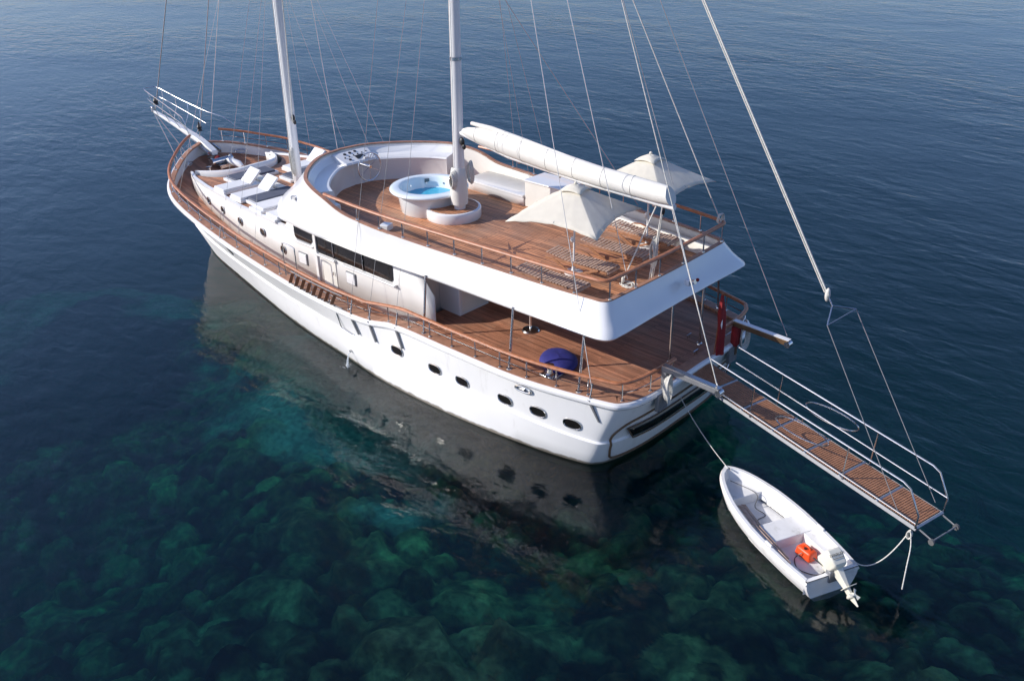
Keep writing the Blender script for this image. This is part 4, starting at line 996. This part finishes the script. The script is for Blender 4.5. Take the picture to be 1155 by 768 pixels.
for v_ in (.50, -.50):
    sg = 1 if v_ > 0 else -1; fo = .02*sg
    pts = [gp(.9, v_+fo, .93), gp(Lg-.55, v_+fo, .93), gp(Lg-.35, v_+fo, .86), gp(Lg-.02, v_+fo, .35), gp(Lg-.02, v_, .0)]
    obj('handrail', MB().tube(pts, .022, 8), M_steel, gw)
    obj('lower_rail', MB().tube([gp(.9, v_+fo*.5, .45 if sg < 0 else .12), gp(Lg-.03, v_+fo*.5, .38 if sg < 0 else .12)], .018, 8), M_steel, gw)
    for s in (2.45, 5.35):
        obj('rail_post', MB().tube([gp(s, v_, 0), gp(s, v_+fo, .93)], .018, 8), M_steel, gw)
    cs0 = 4.05
    obj('rope_hoop', MB().loop([gp(cs0+.78*math.cos(a), v_+fo+sg*(.02)+.10*math.sin(a), .58+.30*math.sin(a+.4)) for a in [2*PI*k/36 for k in range(36)]], .018, 6), M_steel, gw)
    obj('hoop_bracket', MB().tube([gp(4.0, v_+fo, .93), gp(4.0, v_+fo, .75)], .015, 6), M_steel, gw)
ef = MB().tube([gp(Lg+.03, .42, -.03), gp(Lg+.38, .42, -.10), gp(Lg+.38, -.42, -.10), gp(Lg+.03, -.42, -.03)], .02, 6)
er = obj('end_frame', ef, M_alu, gw)
for v_ in (.44, -.44): obj('end_wheel', MB().tube([gp(Lg+.38, v_-.03, -.12), gp(Lg+.38, v_+.03, -.12)], .07, 14), M_grey, er)
# hoisting tackle: mast -> spreader -> gangway end
A0 = Vector((mx(24.5), 0, 24.5)); A1 = Vector((-5.0, 2.05, 6.08)); td = (A1-A0).normalized()
for k, (dx, dy) in enumerate(((0, 0), (.035, .02), (-.03, .03), (.01, -.04))):
    line('hoist_tackle', A0+Vector((dx, dy, 0)), A1-td*.30+Vector((dx, dy, 0)), .014, M_rope, parent=gw)
obj('tackle_block', MB().blob(A1-td*.25, (.06, .06, .16), 10, 8), M_rope, gw)
line('hoist_tackle', A1-td*.25, A1, .018, M_steel, parent=gw)
sa = A1+Vector((-.15, .45, -.25)); sb_ = A1+Vector((-.35, -.42, -.12))
obj('spreader_bracket', MB().tube([A1, sa], .016, 6).tube([A1, sb_], .016, 6).tube([sa, sb_], .016, 6), M_steel, gw)
line('hoist_wire', sa, gp(Lg-.5, .48, .1), .009, parent=gw); line('hoist_wire', sb_, gp(Lg-.25, -.5, .1), .009, parent=gw)

# ================================================================== DINGHY
dg = thing('dinghy', 'small white open fibreglass dinghy with outboard floating beside the gangway', 'dinghy', (-6.52, 3.43, 0), R(-24.5))
DX = [0, .7, 1.5, 2.1, 2.85, 3.5, 3.9, 4.13, 4.25]; DW = [.70, .77, .80, .79, .70, .52, .34, .16, .0]
dp = cat_spline([(x, y, 0) for x, y in zip(DX, DW)], 4); dp[:, 1] = np.maximum(dp[:, 1], 0)
dsz = lambda x: .50+.16*(x/4.25)**2
rws = []
for fw, z_, dxx in ((1, None, 0), (1.0, -.05, 0), (.96, .28, -.03), (.82, .05, -.10), (.60, -.12, -.3), (.0, -.18, -.5)):
    r_ = []
    for sdn in (1, -1):
        for x, y, _ in (dp if sdn > 0 else dp[::-1][1:]):
            zz = dsz(x) if z_ is None else (dsz(x)-.05 if z_ == -.05 else z_+.10*(x/4.25)**2*(1 if z_ > 0 else .5))
            r_.append((x+dxx*(x/4.25)**2, sdn*y*fw, zz))
    rws.append(r_)
b = MB().grid(rws)
tr_ = [r_[0] for r_ in rws]+[r_[-1] for r_ in rws[::-1][1:]]
b.add(tr_, [tuple(range(len(tr_)))])
dh_ = obj('hull', b, M_ding, dg, angle=50)
inr = dp.copy(); rim = []
def inw(x, d): return max(float(np.interp(x, dp[:, 0], dp[:, 1]))-d, 0)
rws = []
for d, dz, fw in ((0, .0, 1), (.005, .03, 1), (.09, .03, 1), (.10, -.02, 1), (.14, -.20, 1), (.22, -.36, 1)):
    r_ = []
    xr = np.linspace(.05+d*.5, 4.25-d*1.35, 26)
    for sdn in (1, -1):
        for x in (xr if sdn > 0 else xr[::-1]):
            e = max(0, 1-(x/xr[-1])**14); 
            r_.append((x, sdn*(inw(x, d)*1.0 if x < xr[-1]-1e-6 else 0), max(dsz(x)+dz, .09)))
    rws.append(r_)
obj('gunwale', MB().grid(rws), M_ding, dg, angle=50)
b = MB().grid([[(x, t*max(inw(x, .2), .0), .10+.10*(x/4.25)**3) for t in (-1, -.5, 0, .5, 1)] for x in np.linspace(.1, 3.95, 20)])
b.add([(.10, -.68, .52), (.10, .68, .52), (.10, .68, .08), (.10, -.68, .08), (0, -.69, .53), (0, .69, .53)], [(0, 1, 2, 3), (4, 5, 1, 0)])
obj('floor', b, M_ding, dg, smooth=False)
def seat(x0, x1, z, ylo=None, yhi=None, n=8):
    b = MB(); top = []; 
    for x in np.linspace(x0, x1, n):
        wv = inw(x, .13); a = -wv if ylo is None else max(ylo, -wv); c = wv if yhi is None else min(yhi, wv)
        top.append([(x, a, .08), (x, a, z), (x, c, z), (x, c, .08)])
    b.grid(top); b.f.append((0, 1, 2, 3)); e = (n-1)*4; b.f.append((e+3, e+2, e+1, e)); return b
obj('thwart', seat(1.55, 2.2, .37), M_ding, dg, smooth=False, bevel=.02)
obj('bow_seat', seat(3.25, 4.05, .40), M_ding, dg, smooth=False, bevel=.015)
obj('side_bench', seat(.35, 1.548, .365, None, -.42), M_ding, dg, smooth=False, bevel=.015)
obj('side_bench', seat(.35, 1.548, .365, .46, None), M_ding, dg, smooth=False, bevel=.015)
obj('rubbing_strake', MB().tube([(x, y+.01, dsz(x)-.07) for x, y, _ in dp]+[(x, -y-.01, dsz(x)-.07) for x, y, _ in dp[::-1][1:]], .022, 6), M_cream, dg)
obj('oarlock', MB().box((1.35, .73, .58), (.22, .05, .05)), M_ding, dg, bevel=.01); obj('oarlock', MB().box((1.35, -.73, .58), (.22, .05, .05)), M_ding, dg, bevel=.01)
obj('cleat', MB().box((4.05, 0, .70), (.08, .03, .03)), M_steel, dg)
# outboard motor, tilted
om = MB(); TL = Matrix.Rotation(R(55), 3, 'Y')
def tl(p, c=Vector((.0, -.05, .64))): return TL @ (Vector(p)*.9)+c
def prism(sections):
    b = MB(); rws = []
    for z, x0, x1, hy in sections: rws.append([tl((x0, -hy, z)), tl((x0, hy, z)), tl((x1, hy, z)), tl((x1, -hy, z))])
    b.grid(rws, closed_v=True); n = len(sections); b.f.append((0, 1, 2, 3)); b.f.append(((n-1)*4+3, (n-1)*4+2, (n-1)*4+1, (n-1)*4)); return b
mo_t = obj('outboard_motor', prism([(-.02, -.24, .16, .15), (.06, -.31, .24, .19), (.32, -.32, .27, .21), (.46, -.29, .22, .19)]), M_ind, dg, bevel=.04)
obj('motor_leg', prism([(-.75, -.16, .0, .035), (-.45, -.15, .03, .05), (-.1, -.18, .10, .08), (.06, -.18, .12, .10)]), M_ind, mo_t, bevel=.015)
obj('cavitation_plate', prism([(-.50, -.36, .04, .11), (-.485, -.36, .04, .11)]), M_ind, mo_t)
obj('gearcase', MB().tube([tl((.12, 0, -.70)), tl((.02, 0, -.70)), tl((-.20, 0, -.70)), tl((-.26, 0, -.70))], [.01, .055, .055, .03], 12), M_ind, mo_t)
obj('skeg', prism([(-.98, -.17, -.12, .006), (-.74, -.18, .02, .012)]), M_ind, mo_t)
b = MB()
for k in range(3):
    a = 2*PI*k/3; c = tl((-.25, .0, -.70)); u = TL @ Vector((0, math.cos(a), math.sin(a))); v_ = TL @ Vector((.5, -math.sin(a), math.cos(a)))
    b.add([c+u*.02-v_*.015, c+u*.02+v_*.015, c+u*.12+v_*.05, c+u*.13-v_*.03], [(0, 1, 2, 3)])
obj('propeller', b, M_ind, mo_t, solid=.006, smooth=False)
obj('clamp_bracket', MB().box((.03, 0, .48), (.16, .26, .30)), M_alu, mo_t, bevel=.02)
obj('tiller', MB().tube([(.15, .1, .62), (.48, .18, .66)], .018, 8), M_black, mo_t)
tx = bpy.data.curves.new('maker_lettering', 'FONT'); tx.body = 'EVINRUDE'; tx.size = .085; tx.align_x = 'CENTER'; tx.align_y = 'CENTER'; tx.extrude = .001
txo = bpy.data.objects.new('t', tx); COL.objects.link(txo); dgp = bpy.context.evaluated_depsgraph_get()
tm = bpy.data.meshes.new_from_object(txo.evaluated_get(dgp)); bpy.data.objects.remove(txo); tm.materials.clear(); tm.materials.append(M_text)
lt = bpy.data.objects.new('maker_lettering', tm); COL.objects.link(lt); lt.parent = mo_t
RM = TL.to_4x4() @ Matrix(((0, 0, -1, 0), (-1, 0, 0, 0), (0, 1, 0, 0), (0, 0, 0, 1)))
RM.translation = tl((-.335, 0, .28)); lt.matrix_local = RM
st = obj('cowl_stripe', prism([(.19, -.335, -.325, .16), (.20, -.335, -.325, .16)]), M_text, mo_t)
# fuel tank
ft = thing('fuel_tank', 'orange plastic fuel tank on the floor of the dinghy', 'fuel tank', (-5.60, 2.83, .115), R(-24.5+8))
obj('body', MB().box((0, 0, .12), (.48, .30, .24), taper=.86), M_orange, ft, bevel=.05)
obj('carry_handle', MB().tube([(-.10, 0, .24), (-.06, 0, .29), (.08, 0, .29), (.12, 0, .24)], .02, 8), M_orange, ft)
obj('filler_cap', MB().tube([(.0, .05, .235), (.0, .05, .265)], .035, 14), M_black, ft)
def dl(x, y, z):
    c, s = math.cos(R(-24.5)), math.sin(R(-24.5)); return (-6.52+x*c-y*s, 3.43+x*s+y*c, z)
tag(obj('fuel_hose', MB().tube(cat_spline([dl(1.05, .0, .30), dl(1.1, .14, .14), dl(.8, .28, .13), dl(.5, .12, .14), dl(.25, .1, .35), dl(.12, .05, .6)], 6), .012, 6), M_black), 'thin black fuel hose running from the orange tank to the outboard', 'hose')
oar = thing('oar', 'worn brown wooden oar lying along the near side of the dinghy', 'oar', dl(1.6, .6, .5), world=True)
obj('shaft', MB().tube([dl(.7, .60, .47), dl(2.2, .52, .45)], .022, 8), M_slat, oar)
b = MB().add([dl(2.15, .47, .46), dl(2.9, .36, .46), dl(2.95, .47, .46), dl(2.2, .58, .46)], [(0, 1, 2, 3)]); obj('blade', b, M_slat, oar, solid=.02)
oar2 = thing('oar', 'second wooden oar lying inboard of the first, its blade beside the bow seat', 'oar', dl(1.6, .5, .5), world=True)
obj('shaft', MB().tube([dl(.9, .50, .42), dl(2.3, .40, .40)], .022, 8), M_slat, oar2)
b = MB().add([dl(2.25, .34, .41), dl(2.95, .24, .41), dl(3.0, .33, .41), dl(2.3, .45, .41)], [(0, 1, 2, 3)]); obj('blade', b, M_slat, oar2, solid=.02)
tag(obj('bow_line', MB().tube(cat_spline([dl(3.9, .05, .45), dl(3.2, -.25, .43), dl(3.0, -.1, .2), dl(2.7, -.2, .14), dl(2.6, .1, .14), dl(2.3, .15, .15)], 6), .010, 6), M_grey), 'thin dark line lying loose on the floor in the dinghy bow', 'rope')
rg = MB().loop([dl(.35+.06*math.cos(a), .28+.06*math.sin(a), .135) for a in [2*PI*k/16 for k in range(16)]], .012, 6)
tag(obj('safety_lanyard', rg, M_red), 'little ring of red cord on the stern floor of the dinghy', 'cord')
# lines
def hang(name, a, b_, sag, r, m_, label):
    a = Vector(a); b_ = Vector(b_); pts = [a.lerp(b_, t)-Vector((0, 0, sag*4*t*(1-t))) for t in np.linspace(0, 1, 18)]
    return tag(obj(name, MB().tube(pts, r, 6), m_), label, 'rope')
hang('mooring_line', (-.55, .75, 1.55), dl(4.1, 0, .68), .12, .010, M_rope, 'thin painter line from the yacht stern down to the dinghy bow')
e0 = gp(Lg-.1, .5, -.1); hang('mooring_line', e0, dl(.1, -.70, .52), .42, .014, M_rope, 'slack rope looping from the gangway end to the stern corner of the dinghy')
tag(obj('hanging_rope', MB().tube(cat_spline([e0+Vector((0, .02, 0)), e0+Vector((-.1, .1, -.35)), e0+Vector((-.15, .25, -.8)), e0+Vector((-.2, .40, -1.3))], 5), .015, 6), M_rope), 'frayed rope end hanging loose from the outer end of the gangway', 'rope')
b = MB()
for k in range(4): b.loop([e0+Vector((.05*math.cos(a), .02*k, -.12+.10*math.sin(a))) for a in [2*PI*j/14 for j in range(14)]], .014, 6)
tag(obj('rope_knot', b, M_rope), 'small knotted rope bundle at the outer end of the gangway', 'rope')
# bilge water splash
yj = side_y(10, .5)
b = MB().tube([(10.0, yj+.08, .46), (10.0, yj+.16, .40), (9.98, yj+.24, .2), (9.96, yj+.28, -.02)], [.012, .018, .03, .05], 8)
ws_ = mat('splash_water'); ws_.node_tree.nodes['Principled BSDF'].inputs['Base Color'].default_value = (.8, .85, .87, 1); ws_.node_tree.nodes['Principled BSDF'].inputs['Alpha'].default_value = .55; ws_.node_tree.nodes['Principled BSDF'].inputs['Roughness'].default_value = .1
for k in range(40):
    a = rng.uniform(0, 2*PI); r_ = abs(rng.normal(0, .13)); b.blob((9.96+r_*math.cos(a), yj+.30+r_*math.sin(a), .01+rng.uniform(0, .05)), (rng.uniform(.005, .018),)*3, 6, 4)
tag(obj('bilge_splash', b, ws_), 'bilge water pouring from the hull side and splashing on the sea', 'water', kind='stuff')
